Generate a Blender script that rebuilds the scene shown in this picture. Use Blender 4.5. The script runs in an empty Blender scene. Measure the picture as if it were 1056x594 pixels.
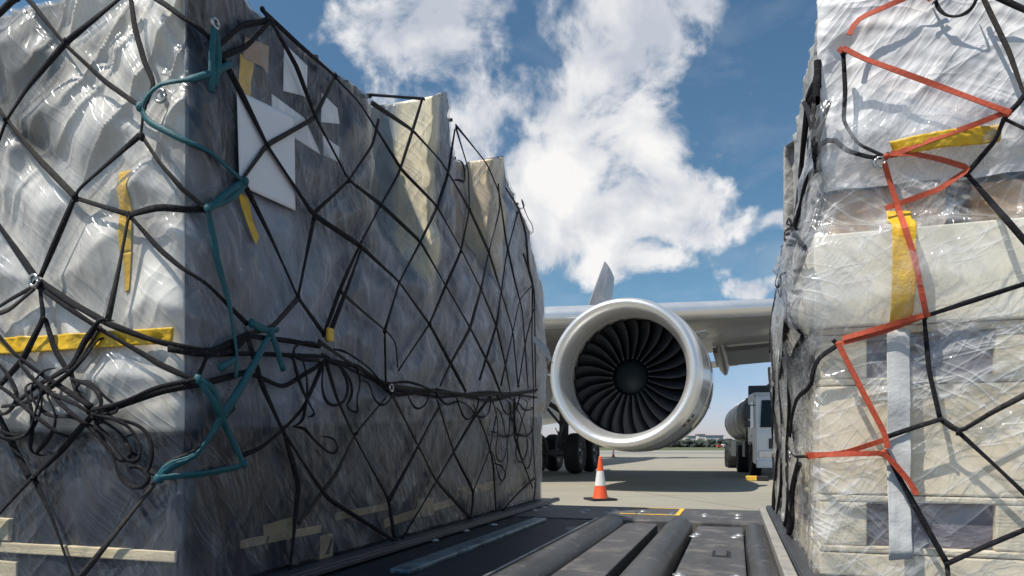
import bpy, bmesh, math, random
import numpy as np
from mathutils import Vector, Matrix
random.seed(7); rng = np.random.default_rng(7)
SC = bpy.context.scene; COL = SC.collection
R = math.radians
F = 704.0; PX, PY = 528.0, 460.0; H = 0.95; ZD = 0.50     # lens in pixels, camera height, deck height
TH = R(18.2); d2 = np.array([math.sin(TH), math.cos(TH)]); n2 = np.array([math.cos(TH), -math.sin(TH)])

# ------------------------------------------------------------------ tagging / linking
def tag(o, label=None, cat=None, group=None, kind=None):
    if label: o['label'] = label
    if cat: o['category'] = cat
    if group: o['group'] = group
    if kind: o['kind'] = kind
    return o
def empty(name, loc=(0, 0, 0), rz=0):
    o = bpy.data.objects.new(name, None); COL.objects.link(o); o.location = loc; o.rotation_euler = (0, 0, rz)
    o.empty_display_size = .2
    return o
def link(name, me, mats, parent=None, smooth=False, world=False):
    o = bpy.data.objects.new(name, me); COL.objects.link(o)
    if not isinstance(mats, (list, tuple)): mats = [mats]
    for m in mats: me.materials.append(m)
    if smooth: me.shade_smooth()
    if parent:
        o.parent = parent
        if world:
            mp = Matrix.Identity(4); q = parent
            while q is not None:
                mp = q.matrix_basis @ mp if q.parent is None else mp
                q = q.parent
            # parents of world-space parts sit at identity or have a plain loc/rot
            o.matrix_parent_inverse = world_of(parent).inverted()
    return o
def world_of(o):
    m = o.matrix_basis.copy()
    if o.parent: m = world_of(o.parent) @ o.matrix_parent_inverse @ m
    return m

class MB:                                   # mesh builder
    def __init__(s): s.bm = bmesh.new(); s.mi = 0
    def box(s, c, size, rz=0, bev=0, M=None, mi=0):
        g = bmesh.ops.create_cube(s.bm, size=1.0); vs = g['verts']
        m = Matrix.Translation(c) @ Matrix.Rotation(rz, 4, 'Z') @ Matrix.Diagonal((*size, 1))
        if M is not None: m = M @ m
        bmesh.ops.transform(s.bm, matrix=m, verts=vs)
        es = list({e for v in vs for e in v.link_edges}); fs = list({f for v in vs for f in v.link_faces})
        for f in fs: f.material_index = mi
        if bev > 0:
            r = bmesh.ops.bevel(s.bm, geom=es, offset=bev, segments=2, profile=.6, affect='EDGES')
            for f in r['faces']: f.material_index = mi
        return s
    def cyl(s, p0, p1, r0, r1=None, n=16, caps=True, mi=0):
        p0, p1 = Vector(p0), Vector(p1); r1 = r0 if r1 is None else r1
        ax = (p1 - p0); q = ax.to_track_quat('Z', 'Y').to_matrix()
        rings = []
        for p, r in ((p0, r0), (p1, r1)):
            rings.append([s.bm.verts.new(p + q @ Vector((math.cos(2*math.pi*i/n)*r, math.sin(2*math.pi*i/n)*r, 0))) for i in range(n)])
        for i in range(n):
            f = s.bm.faces.new((rings[0][i], rings[0][(i+1) % n], rings[1][(i+1) % n], rings[1][i])); f.material_index = mi; f.smooth = True
        if caps:
            f = s.bm.faces.new(rings[0][::-1]); f.material_index = mi
            f = s.bm.faces.new(rings[1]); f.material_index = mi
        return s
    def lathe(s, prof, n=48, axis='Z', c=(0, 0, 0), closed=False, mi=0, M=None):
        rings = []
        for (h, r) in prof:
            ring = []
            for i in range(n):
                a = 2*math.pi*i/n
                if axis == 'Z': p = Vector((math.cos(a)*r, math.sin(a)*r, h))
                elif axis == 'Y': p = Vector((math.cos(a)*r, h, math.sin(a)*r))
                else: p = Vector((h, math.cos(a)*r, math.sin(a)*r))
                p += Vector(c)
                if M is not None: p = M @ p
                ring.append(s.bm.verts.new(p))
            rings.append(ring)
        m = len(rings)
        for k in range(m if closed else m-1):
            A, B = rings[k], rings[(k+1) % m]
            for i in range(n):
                f = s.bm.faces.new((A[i], A[(i+1) % n], B[(i+1) % n], B[i])); f.material_index = mi; f.smooth = True
        return s
    def tube(s, pts, r, n=6, mi=0, flat=1.0, rr=None, nrm=None, ph=0.0):
        pts = [Vector(p) for p in pts]
        if len(pts) < 2: return s
        rings = []; up = Vector((0, 0, 1))
        for i, p in enumerate(pts):
            t = (pts[min(i+1, len(pts)-1)] - pts[max(i-1, 0)])
            if t.length < 1e-6: t = Vector((0, 0, 1))
            t.normalize()
            a = t.cross(up if abs(t.z) < .95 else Vector((0, 1, 0))).normalized(); b = t.cross(a)
            if nrm is not None:
                a = t.cross(nrm[min(i, len(nrm)-1)]).normalized(); b = t.cross(a)
                tw = .55*math.sin(i*.21+ph); a, b = a*math.cos(tw)+b*math.sin(tw), b*math.cos(tw)-a*math.sin(tw); b = b*.62
            q = r if rr is None else rr[i]
            rings.append([s.bm.verts.new(p + a*math.cos(2*math.pi*k/n)*q*flat + b*math.sin(2*math.pi*k/n)*q) for k in range(n)])
        for A, B in zip(rings, rings[1:]):
            for k in range(n):
                f = s.bm.faces.new((A[k], A[(k+1) % n], B[(k+1) % n], B[k])); f.material_index = mi; f.smooth = True
        for rg in (rings[0][::-1], rings[-1]):
            f = s.bm.faces.new(rg); f.material_index = mi
        return s
    def poly(s, pts, mi=0):
        f = s.bm.faces.new([s.bm.verts.new(p) for p in pts]); f.material_index = mi; return s
    def prism(s, pts, vec, mi=0):
        a = [s.bm.verts.new(p) for p in pts]; b = [s.bm.verts.new(Vector(p)+Vector(vec)) for p in pts]
        s.bm.faces.new(a[::-1]).material_index = mi; s.bm.faces.new(b).material_index = mi
        for i in range(len(a)):
            s.bm.faces.new((a[i], a[(i+1) % len(a)], b[(i+1) % len(a)], b[i])).material_index = mi
        return s
    def build(s, name, mats, parent=None, world=False, M=None, norm=True):
        if norm: bmesh.ops.recalc_face_normals(s.bm, faces=s.bm.faces)
        if M is not None: s.bm.transform(M)
        me = bpy.data.meshes.new(name); s.bm.to_mesh(me); s.bm.free()
        return link(name, me, mats, parent, world=world)

# ------------------------------------------------------------------ numpy noise
def _hash(ix, iy, seed):
    h = (ix.astype(np.int64)*374761393 + iy.astype(np.int64)*668265263 + seed*1274126177) & 0x7fffffff
    h = ((h ^ (h >> 13))*1274126177) & 0x7fffffff
    return ((h ^ (h >> 16)) & 0xffff)/65535.0
def vn(x, y, seed=0):
    x = np.asarray(x, float); y = np.asarray(y, float)
    ix = np.floor(x); iy = np.floor(y); fx = x-ix; fy = y-iy
    fx = fx*fx*fx*(fx*(fx*6-15)+10); fy = fy*fy*fy*(fy*(fy*6-15)+10)
    a = _hash(ix, iy, seed); b = _hash(ix+1, iy, seed); c = _hash(ix, iy+1, seed); d = _hash(ix+1, iy+1, seed)
    return (a*(1-fx)+b*fx)*(1-fy)+(c*(1-fx)+d*fx)*fy
def fbm(x, y, seed=0, o=4):
    s = 0; a = .5
    for k in range(o): s = s+a*vn(x*2**k, y*2**k, seed+k*17); a *= .5
    return s
def ridge(x, y, seed=0, o=3):
    s = 0; a = .6
    for k in range(o): s = s+a*(1-np.abs(2*vn(x*2**k, y*2**k, seed+k*31)-1))**3; a *= .5
    return s
def sm(x, a, b):
    t = np.clip((np.asarray(x, float)-a)/(b-a), 0, 1); return t*t*(3-2*t)

# ------------------------------------------------------------------ materials
def newmat(name):
    m = bpy.data.materials.new(name); m.use_nodes = True; nt = m.node_tree
    for nd in list(nt.nodes): nt.nodes.remove(nd)
    return m, nt, nt.nodes, nt.links
def N(ns, typ, **kw):
    nd = ns.new(typ)
    for k, v in kw.items():
        if hasattr(nd, k): setattr(nd, k, v)
        else: nd.inputs[k].default_value = v
    return nd
def ramp(ns, stops, interp='LINEAR'):
    r = ns.new('ShaderNodeValToRGB'); r.color_ramp.interpolation = interp
    e = r.color_ramp.elements
    while len(e) < len(stops): e.new(.5)
    for i, (p, c) in enumerate(stops):
        e[i].position = p; e[i].color = (*c, 1) if len(c) == 3 else c
    return r
def mat(name, col, rough=.6, metal=0, var=.18, scale=6, bump=.15, bscale=40, spec=.5, coat=0, dirt=None, stretch=(1, 1, 1), attr=None, bdist=.01):
    m, nt, ns, ln = newmat(name)
    out = N(ns, 'ShaderNodeOutputMaterial'); p = N(ns, 'ShaderNodeBsdfPrincipled')
    tc = N(ns, 'ShaderNodeTexCoord'); mp = N(ns, 'ShaderNodeMapping'); mp.inputs['Scale'].default_value = stretch
    ln.new(tc.outputs['Object'], mp.inputs[0])
    nz = N(ns, 'ShaderNodeTexNoise', Scale=scale, Detail=6, Roughness=.6); ln.new(mp.outputs[0], nz.inputs['Vector'])
    if attr:
        src = N(ns, 'ShaderNodeAttribute'); src.attribute_name = attr; base = src.outputs['Color']
    else:
        src = N(ns, 'ShaderNodeRGB'); src.outputs[0].default_value = (*col, 1); base = src.outputs[0]
    rp = ramp(ns, [(.25, (1-var,)*3), (.75, (1+var,)*3)]); ln.new(nz.outputs[0], rp.inputs[0])
    mx = N(ns, 'ShaderNodeMix', data_type='RGBA', blend_type='MULTIPLY'); mx.inputs[0].default_value = 1
    ln.new(base, mx.inputs[6]); ln.new(rp.outputs[0], mx.inputs[7]); last = mx.outputs[2]
    if dirt:
        dcol, dth, dsc = dirt
        n3 = N(ns, 'ShaderNodeTexNoise', Scale=dsc, Detail=8, Roughness=.65); ln.new(tc.outputs['Object'], n3.inputs['Vector'])
        r3 = ramp(ns, [(dth, (0,)*3), (dth+.15, (1,)*3)]); ln.new(n3.outputs[0], r3.inputs[0])
        m3 = N(ns, 'ShaderNodeMix', data_type='RGBA'); ln.new(r3.outputs[0], m3.inputs[0]); ln.new(last, m3.inputs[6]); m3.inputs[7].default_value = (*dcol, 1)
        last = m3.outputs[2]
    ln.new(last, p.inputs['Base Color'])
    rr = N(ns, 'ShaderNodeMapRange'); rr.inputs['To Min'].default_value = max(.02, rough-.12); rr.inputs['To Max'].default_value = min(1, rough+.12)
    ln.new(nz.outputs[0], rr.inputs[0]); ln.new(rr.outputs[0], p.inputs['Roughness'])
    p.inputs['Metallic'].default_value = metal; p.inputs['Specular IOR Level'].default_value = spec; p.inputs['Coat Weight'].default_value = coat
    if bump > 0:
        n2_ = N(ns, 'ShaderNodeTexNoise', Scale=bscale, Detail=5, Roughness=.65); ln.new(mp.outputs[0], n2_.inputs['Vector'])
        b = N(ns, 'ShaderNodeBump', Strength=bump, Distance=bdist); ln.new(n2_.outputs[0], b.inputs['Height']); ln.new(b.outputs[0], p.inputs['Normal'])
    ln.new(p.outputs[0], out.inputs[0])
    return m
def crinkle(ns, ln, vec, specs, warp=.22):
    """ridged, domain-warped crease field from UV in metres; returns a value socket (0..~1, sharp creases high)"""
    w = N(ns, 'ShaderNodeTexNoise', Scale=3.0, Detail=2); ln.new(vec, w.inputs['Vector'])
    wm = N(ns, 'ShaderNodeVectorMath', operation='MULTIPLY_ADD'); wm.inputs[1].default_value = (warp, warp, 0); ln.new(w.outputs['Color'], wm.inputs[0]); ln.new(vec, wm.inputs[2])
    acc = None
    for (rot, sx, sy, amp, pw) in specs:
        m0 = N(ns, 'ShaderNodeMapping'); m0.inputs['Rotation'].default_value = (0, 0, R(rot)); ln.new(wm.outputs[0], m0.inputs[0])
        m1 = N(ns, 'ShaderNodeMapping'); m1.inputs['Scale'].default_value = (sx, sy, 1); ln.new(m0.outputs[0], m1.inputs[0])
        nz = N(ns, 'ShaderNodeTexNoise', Scale=1.0, Detail=2.5, Roughness=.55); ln.new(m1.outputs[0], nz.inputs['Vector'])
        a = N(ns, 'ShaderNodeMath', operation='MULTIPLY_ADD'); a.inputs[1].default_value = 2; a.inputs[2].default_value = -1; ln.new(nz.outputs[0], a.inputs[0])
        b = N(ns, 'ShaderNodeMath', operation='ABSOLUTE'); ln.new(a.outputs[0], b.inputs[0])
        c = N(ns, 'ShaderNodeMath', operation='SUBTRACT'); c.inputs[0].default_value = 1; ln.new(b.outputs[0], c.inputs[1])
        dd = N(ns, 'ShaderNodeMath', operation='POWER'); dd.inputs[1].default_value = pw; ln.new(c.outputs[0], dd.inputs[0])
        e = N(ns, 'ShaderNodeMath', operation='MULTIPLY'); e.inputs[1].default_value = amp; ln.new(dd.outputs[0], e.inputs[0])
        if acc is None: acc = e.outputs[0]
        else:
            f = N(ns, 'ShaderNodeMath', operation='ADD'); ln.new(acc, f.inputs[0]); ln.new(e.outputs[0], f.inputs[1]); acc = f.outputs[0]
    return acc
def film_mat(name, base=.10, streak=.55, tint=(.82, .84, .86), specs=None, rough=.18, bstr=.6, gl_amt=1.0, zf=None):
    m, nt, ns, ln = newmat(name)
    out = N(ns, 'ShaderNodeOutputMaterial')
    uv = N(ns, 'ShaderNodeUVMap'); cr = crinkle(ns, ln, uv.outputs[0], specs, .10)
    big = N(ns, 'ShaderNodeTexNoise', Scale=2.2, Detail=3); ln.new(uv.outputs[0], big.inputs['Vector'])
    bm_ = N(ns, 'ShaderNodeMapRange'); bm_.inputs['From Min'].default_value = .35; bm_.inputs['From Max'].default_value = .68; ln.new(big.outputs[0], bm_.inputs[0])
    mu = N(ns, 'ShaderNodeMath', operation='MULTIPLY'); ln.new(cr, mu.inputs[0]); ln.new(bm_.outputs[0], mu.inputs[1])
    op = N(ns, 'ShaderNodeMath', operation='MULTIPLY_ADD', use_clamp=True); op.inputs[1].default_value = streak; op.inputs[2].default_value = base; ln.new(mu.outputs[0], op.inputs[0])
    if zf:                                   # fewer layers of film low down
        sx = N(ns, 'ShaderNodeSeparateXYZ'); ln.new(uv.outputs[0], sx.inputs[0])
        zr = N(ns, 'ShaderNodeMapRange', interpolation_type='SMOOTHSTEP'); zr.inputs['From Min'].default_value = zf; zr.inputs['From Max'].default_value = zf+.12; zr.inputs['To Min'].default_value = .38; ln.new(sx.outputs[1], zr.inputs[0])
        mz = N(ns, 'ShaderNodeMath', operation='MULTIPLY'); ln.new(op.outputs[0], mz.inputs[0]); ln.new(zr.outputs[0], mz.inputs[1]); op = mz
    bp = N(ns, 'ShaderNodeBump', Strength=bstr, Distance=.02); ln.new(cr, bp.inputs['Height'])
    df = N(ns, 'ShaderNodeBsdfDiffuse'); df.inputs[0].default_value = (*tint, 1); ln.new(bp.outputs[0], df.inputs['Normal'])
    tl = N(ns, 'ShaderNodeBsdfTranslucent'); tl.inputs[0].default_value = (*tint, 1); ln.new(bp.outputs[0], tl.inputs['Normal'])
    dm = N(ns, 'ShaderNodeMixShader'); dm.inputs[0].default_value = .3; ln.new(df.outputs[0], dm.inputs[1]); ln.new(tl.outputs[0], dm.inputs[2])
    tr = N(ns, 'ShaderNodeBsdfTransparent')
    a = N(ns, 'ShaderNodeMixShader'); ln.new(op.outputs[0], a.inputs[0]); ln.new(tr.outputs[0], a.inputs[1]); ln.new(dm.outputs[0], a.inputs[2])
    gl = N(ns, 'ShaderNodeBsdfGlossy'); gl.inputs['Roughness'].default_value = rough; gl.inputs[0].default_value = (.95, .97, 1, 1); ln.new(bp.outputs[0], gl.inputs['Normal'])
    lw = N(ns, 'ShaderNodeLayerWeight', Blend=.5); ln.new(bp.outputs[0], lw.inputs['Normal'])
    pw = N(ns, 'ShaderNodeMath', operation='POWER'); pw.inputs[1].default_value = 4.5; ln.new(lw.outputs['Facing'], pw.inputs[0])
    fm = N(ns, 'ShaderNodeMath', operation='MULTIPLY_ADD', use_clamp=True); fm.inputs[1].default_value = .75*gl_amt; fm.inputs[2].default_value = .055*gl_amt; ln.new(pw.outputs[0], fm.inputs[0])
    b = N(ns, 'ShaderNodeMixShader'); ln.new(fm.outputs[0], b.inputs[0]); ln.new(a.outputs[0], b.inputs[1]); ln.new(gl.outputs[0], b.inputs[2])
    ln.new(b.outputs[0], out.inputs[0])
    return m
def goods_mat(name, rough=.42, specs=None, bstr=.5, bd=.02, spec=.5):
    """opaque sheeting whose colour comes from the 'Col' attribute, creased like tarp"""
    m, nt, ns, ln = newmat(name)
    out = N(ns, 'ShaderNodeOutputMaterial'); p = N(ns, 'ShaderNodeBsdfPrincipled')
    uv = N(ns, 'ShaderNodeUVMap'); cr = crinkle(ns, ln, uv.outputs[0], specs, .07)
    at = N(ns, 'ShaderNodeAttribute'); at.attribute_name = 'Col'
    nz = N(ns, 'ShaderNodeTexNoise', Scale=5, Detail=6, Roughness=.6); ln.new(uv.outputs[0], nz.inputs['Vector'])
    rp = ramp(ns, [(.3, (.75,)*3), (.7, (1.2,)*3)]); ln.new(nz.outputs[0], rp.inputs[0])
    mx = N(ns, 'ShaderNodeMix', data_type='RGBA', blend_type='MULTIPLY'); mx.inputs[0].default_value = 1; ln.new(at.outputs['Color'], mx.inputs[6]); ln.new(rp.outputs[0], mx.inputs[7])
    ln.new(mx.outputs[2], p.inputs['Base Color'])
    bp = N(ns, 'ShaderNodeBump', Strength=bstr, Distance=bd); ln.new(cr, bp.inputs['Height']); ln.new(bp.outputs[0], p.inputs['Normal'])
    p.inputs['Roughness'].default_value = rough; p.inputs['Specular IOR Level'].default_value = spec
    ln.new(p.outputs[0], out.inputs[0]); return m

M = {}
M['rope'] = mat('rope', (.013, .0125, .017), .75, var=.5, scale=120, bump=1, bscale=220, bdist=.006, spec=.25, dirt=((.075, .068, .064), .56, 70))
M['ropegrey'] = mat('ropegrey', (.060, .055, .052), .85, var=.5, scale=120, bump=1, bscale=220, bdist=.006, spec=.2, dirt=((.02, .018, .02), .54, 60))
M['teal'] = mat('teal', (.006, .10, .125), .55, var=.3, scale=60, bump=.7, bscale=200, bdist=.003)
M['orange'] = mat('orange', (.50, .075, .030), .6, var=.25, scale=80, bump=.8, bscale=300, bdist=.003)
M['yellow'] = mat('yellow', (.72, .44, .02), .35, var=.2, scale=30, bump=.5, bscale=60)
M['whitetape'] = mat('whitetape', (.62, .615, .60), .4, var=.1, scale=14, bump=.3, bscale=40)
M['paper'] = mat('paper', (.78, .79, .84), .6, var=.04, scale=5, bump=.12, bscale=9, bdist=.02)
M['steel'] = mat('steel', (.5, .5, .5), .32, 1, var=.2, scale=30)
M['alu'] = mat('alu', (.42, .43, .44), .45, .85, var=.25, scale=12, bump=.2, bscale=60, dirt=((.10, .09, .08), .6, 9))
M['pallet'] = mat('pallet', (.09, .095, .11), .45, .6, var=.3, scale=10, bump=.2, bscale=60)
M['railalu'] = mat('railalu', (.40, .38, .35), .5, .3, var=.25, scale=14, dirt=((.2, .17, .13), .58, 14))
M['deck'] = mat('deck', (.085, .083, .088), .55, .2, var=.3, scale=5, bump=.25, bscale=90, dirt=((.19, .175, .16), .52, 7), stretch=(3, 1, 1))
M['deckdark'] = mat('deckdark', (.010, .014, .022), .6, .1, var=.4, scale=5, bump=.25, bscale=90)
M['roller'] = mat('roller', (.11, .11, .115), .42, .5, var=.45, scale=9, bump=.4, bscale=90, dirt=((.26, .25, .24), .55, 14), stretch=(1, .3, 1))
M['worn'] = mat('worn', (.16, .23, .27), .4, .5, var=.5, scale=9, bump=.3, bscale=50, dirt=((.03, .05, .07), .52, 12))
M['black'] = mat('black', (.012, .012, .014), .6)
M['wood'] = mat('wood', (.58, .49, .33), .7, var=.3, scale=4, bump=.3, bscale=30, stretch=(1, 1, 8))
M['woodshade'] = mat('woodshade', (.27, .215, .135), .8, var=.35, scale=6, bump=.3, bscale=30)  # darker copy of wood: shade and film dimming painted into the side battens
M['woodpale'] = mat('woodpale', (.80, .71, .54), .75, var=.16, scale=5, bump=.3, bscale=30, stretch=(1, 1, 6))
M['cream'] = mat('cream', (.84, .73, .54), .75, var=.10, scale=3, bump=.2, bscale=14, dirt=((.5, .42, .3), .62, 4))
M['creamwhite'] = mat('creamwhite', (.88, .82, .68), .7, var=.08, scale=3, bump=.2, bscale=14)
M['brown'] = mat('brown', (.44, .28, .15), .75, var=.3, scale=5, bump=.4, bscale=22)
M['purple'] = mat('purple', (.20, .185, .22), .6, var=.35, scale=6, bump=.4, bscale=20, stretch=(1, 1, 4))
M['white'] = mat('white', (.78, .79, .80), .3, var=.05, coat=.3, bump=0)
M['wing'] = mat('wing', (.32, .32, .33), .4, .1, var=.08, scale=.8, bump=0, coat=.2)
M['wingunder'] = M['wing']
M['nacelle'] = mat('nacelle', (.50, .50, .49), .26, .5, var=.07, scale=1.2, bump=.03, bscale=2, coat=.2)
M['nacelleband'] = mat('nacelleband', (.42, .42, .42), .16, .9, var=.12, scale=1.0, bump=.10, bscale=1.5, bdist=.05)
M['lip'] = mat('lip', (.82, .82, .82), .36, .7, var=.05, scale=2, bump=.02, bscale=6)
M['liner'] = mat('liner', (.50, .50, .50), .45, .3, var=.08, scale=2, bump=.1, bscale=30)
M['blade'] = mat('blade', (.013, .015, .021), .55, .1, var=.3, scale=4, bump=.05)
M['spinner'] = mat('spinner', (.006, .011, .015), .55, 0, spec=.2, var=.2, scale=3, bump=.05)
M['rubber'] = mat('rubber', (.014, .014, .016), .75, var=.3, scale=20, bump=.3, bscale=50)
M['hub'] = mat('hub', (.30, .31, .33), .4, .5, var=.2)
M['strut'] = mat('strut', (.12, .12, .13), .5, .3)
M['coneorange'] = mat('coneorange', (.80, .10, .025), .5, var=.12, scale=12, bump=.1, dirt=((.35, .07, .03), .66, 20))
M['conewhite'] = mat('conewhite', (.70, .68, .66), .45, var=.12, scale=20, dirt=((.3, .28, .26), .6, 14))
M['truckwhite'] = mat('truckwhite', (.90, .90, .90), .35, var=.04, coat=.0, bump=0)
M['glass'] = mat('glass', (.012, .018, .022), .15, var=.1, bump=0, spec=.3)
M['tankgrey'] = mat('tankgrey', (.055, .065, .075), .5, .2, var=.25, scale=3)
M['truckdark'] = mat('truckdark', (.05, .052, .058), .5, .1, var=.3)
M['paintyellow'] = mat('paintyellow', (.75, .46, .05), .6, var=.25, scale=20, dirt=((.25, .2, .12), .58, 9))
M['lamp'] = mat('lamp', (.75, .75, .75), .1, .4, bump=0)
M['foliage'] = mat('foliage', (.030, .042, .030), .8, var=.5, scale=.3, bump=0)
M['grass'] = mat('grass', (.085, .10, .045), .9, var=.35, scale=.05, bump=0)
M['runway'] = mat('runway', (.22, .21, .20), .85, var=.15, scale=.05, bump=0)
M['building'] = mat('building', (.62, .60, .57), .7, var=.1, scale=.2, bump=0)
M['roofgrey'] = mat('roofgrey', (.2, .19, .19), .7, var=.1, scale=.2, bump=0)
M['redpaint'] = mat('redpaint', (.5, .07, .04), .4, bump=0)

FR = [(48, 2.2, 11, .9, 3), (20, 7, 26, .35, 6), (-35, 8, 34, .25, 7), (75, 10, 40, .25, 7)]
SD = [(60, .6, 4, .8, 4), (-55, .8, 5, .35, 6), (78, .8, 9, .3, 8)]
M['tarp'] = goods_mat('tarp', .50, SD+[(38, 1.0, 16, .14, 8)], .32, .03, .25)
M['bale'] = goods_mat('bale', .36, [(30, .9, 4.5, .9, 5), (-14, 1.2, 7, .4, 8), (55, 1.0, 12, .25, 12), (38, 1.5, 26, .08, 14)], .36, .022, .5)
M['film_left'] = film_mat('film_left', .012, .40, (.74, .77, .84), [(64, .7, 4.5, .8, 16), (-52, .8, 5, .5, 22), (86, .5, 7, .6, 20), (72, .8, 11, .35, 30), (46, 1.2, 26, .40, 22)], .22, .30, .7, zf=1.02)
M['film_right'] = film_mat('film_right', .05, .85, (.93, .93, .94), [(35, .9, 7, .7, 20), (-38, 1.0, 9, .6, 26), (12, .8, 10, .5, 26), (64, 1.0, 20, .35, 34)], .16, .34, 1.1)
M['film_loose'] = film_mat('film_loose', .05, .5, (.90, .91, .93), [(80, 1.5, 18, .6, 10), (62, 2, 22, .5, 12), (-75, 3, 30, .3, 12)], .2, .2, .6)

# ------------------------------------------------------------------ WORLD: Nishita sky + cumulus by direction
SUN = Vector((-.48, -.27, 1.0)).normalized()
w = bpy.data.worlds.new('World'); SC.world = w; w.use_nodes = True
nt = w.node_tree; ns, ln = nt.nodes, nt.links
for nd in list(ns): ns.remove(nd)
sky = N(ns, 'ShaderNodeTexSky'); sky.sky_type = 'NISHITA'; sky.sun_disc = False
sky.sun_elevation = math.asin(SUN.z); sky.sun_rotation = math.atan2(SUN.x, SUN.y)
sky.air_density = 1.0; sky.dust_density = .5; sky.ozone_density = 3.0; sky.altitude = 100
tc = N(ns, 'ShaderNodeTexCoord'); DIR = tc.outputs['Generated']
def vmath(op, a, b=None):
    nd = N(ns, 'ShaderNodeVectorMath', operation=op)
    for i, s in enumerate((a, b)):
        if s is None: continue
        if isinstance(s, (tuple, list, Vector)): nd.inputs[i].default_value = tuple(s)
        else: ln.new(s, nd.inputs[i])
    return nd
def fm(op, a, b=None, c=None, cl=False):
    nd = N(ns, 'ShaderNodeMath', operation=op, use_clamp=cl)
    for i, s in enumerate((a, b, c)):
        if s is None: continue
        if isinstance(s, (int, float)): nd.inputs[i].default_value = s
        else: ln.new(s, nd.inputs[i])
    return nd.outputs[0]
def pdir(px, py): return Vector(((px-PX)/F, 1, (PY-py)/F)).normalized()
wn = N(ns, 'ShaderNodeTexNoise', Scale=3.2, Detail=3, Roughness=.5); ln.new(DIR, wn.inputs['Vector'])
wo = vmath('MULTIPLY_ADD', wn.outputs['Color'], (.16, .16, .16)); wo.inputs[2].default_value = (0, 0, 0); ln.new(DIR, wo.inputs[2])
wsub = vmath('SUBTRACT', wo.outputs[0], (.08, .08, .08)); DW = wsub.outputs[0]
blobs = [(455, 72, 80, 78), (500, 125, 70, 60), (425, 100, 45, 35), (615, 38, 68, 56), (655, 10, 55, 36), (592, 108, 80, 66), (582, 170, 80, 58), (570, 235, 62, 50), (640, 222, 62, 34), (705, 212, 62, 38), (745, 228, 55, 24), (630, 272, 78, 24), (797, 298, 42, 16),
         (830, 222, 40, 12), (715, -10, 22, 14), (900, 330, 80, 24), (1300, 250, 160, 90), (-250, 120, 260, 90), (1500, 40, 200, 110), (-700, 330, 300, 60)]
dens = None
for (bx, by, rx, ry) in blobs:
    c = pdir(bx, by); right = Vector((0, 0, 1)).cross(c).normalized(); up = c.cross(right)
    k = F*1.0
    s = vmath('SUBTRACT', DW, c).outputs[0]
    a = vmath('DOT_PRODUCT', s, right*(F*c.y/rx)).outputs['Value']; b = vmath('DOT_PRODUCT', s, up*(F*c.y/ry)).outputs['Value']
    q = fm('SUBTRACT', 1.0, fm('ADD', fm('MULTIPLY', a, a), fm('MULTIPLY', b, b)))
    dens = q if dens is None else fm('SMOOTH_MAX', dens, q, .22)
ns1 = N(ns, 'ShaderNodeTexNoise', Scale=8.5, Detail=9, Roughness=.58); ln.new(DW, ns1.inputs['Vector'])
fb = fm('MULTIPLY_ADD', ns1.outputs[0], 4.4, -2.52)
dd = fm('ADD', fm('MAXIMUM', dens, -2.0), fb)
alpha = N(ns, 'ShaderNodeMapRange', interpolation_type='SMOOTHSTEP'); alpha.inputs['From Min'].default_value = -.30; alpha.inputs['From Max'].default_value = .42; ln.new(dd, alpha.inputs[0])
# thin veil
ns2 = N(ns, 'ShaderNodeTexNoise', Scale=3.5, Detail=8, Roughness=.62); mpv = N(ns, 'ShaderNodeMapping'); mpv.inputs['Scale'].default_value = (1, 1, 2.4); ln.new(DW, mpv.inputs[0]); ln.new(mpv.outputs[0], ns2.inputs['Vector'])
veil = N(ns, 'ShaderNodeMapRange'); veil.inputs['From Min'].default_value = .50; veil.inputs['From Max'].default_value = .85; veil.inputs['To Max'].default_value = .3; ln.new(ns2.outputs[0], veil.inputs[0])
# own shade of the cloud: thicker parts and undersides greyer
off = vmath('ADD', DW, tuple(SUN*.035)).outputs[0]
ns3 = N(ns, 'ShaderNodeTexNoise', Scale=8, Detail=6, Roughness=.5); ln.new(off, ns3.inputs['Vector'])
sh = fm('SUBTRACT', ns1.outputs[0], ns3.outputs[0])
shade = N(ns, 'ShaderNodeMapRange'); shade.inputs['From Min'].default_value = -.14; shade.inputs['From Max'].default_value = .14; ln.new(sh, shade.inputs[0])
CLB = 9.6
cc = N(ns, 'ShaderNodeMix', data_type='RGBA'); cc.inputs[6].default_value = (CLB*.56, CLB*.60, CLB*.68, 1); cc.inputs[7].default_value = (CLB, CLB*.985, CLB*.97, 1); ln.new(shade.outputs[0], cc.inputs[0])
hs = N(ns, 'ShaderNodeMix', data_type='RGBA', blend_type='MULTIPLY'); hs.inputs[0].default_value = 1; ln.new(sky.outputs[0], hs.inputs[6]); 
sp0 = N(ns, 'ShaderNodeSeparateXYZ'); ln.new(DIR, sp0.inputs[0])
ez = N(ns, 'ShaderNodeMapRange'); ez.inputs['From Min'].default_value = 0; ez.inputs['From Max'].default_value = .22; ln.new(sp0.outputs[2], ez.inputs[0])
tn = N(ns, 'ShaderNodeMix', data_type='RGBA'); ln.new(ez.outputs[0], tn.inputs[0]); tn.inputs[6].default_value = (1.0, .92, 1.22, 1); tn.inputs[7].default_value = (.80, 1.03, 1.01, 1); ln.new(tn.outputs[2], hs.inputs[7])
a1 = fm('MAXIMUM', fm('MULTIPLY', alpha.outputs[0], .96), veil.outputs[0])
sp = N(ns, 'ShaderNodeSeparateXYZ'); ln.new(DIR, sp.inputs[0])
hz = N(ns, 'ShaderNodeMapRange'); hz.inputs['From Min'].default_value = -.01; hz.inputs['From Max'].default_value = .06; ln.new(sp.outputs[2], hz.inputs[0])
a2 = fm('MULTIPLY', a1, hz.outputs[0])
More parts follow.
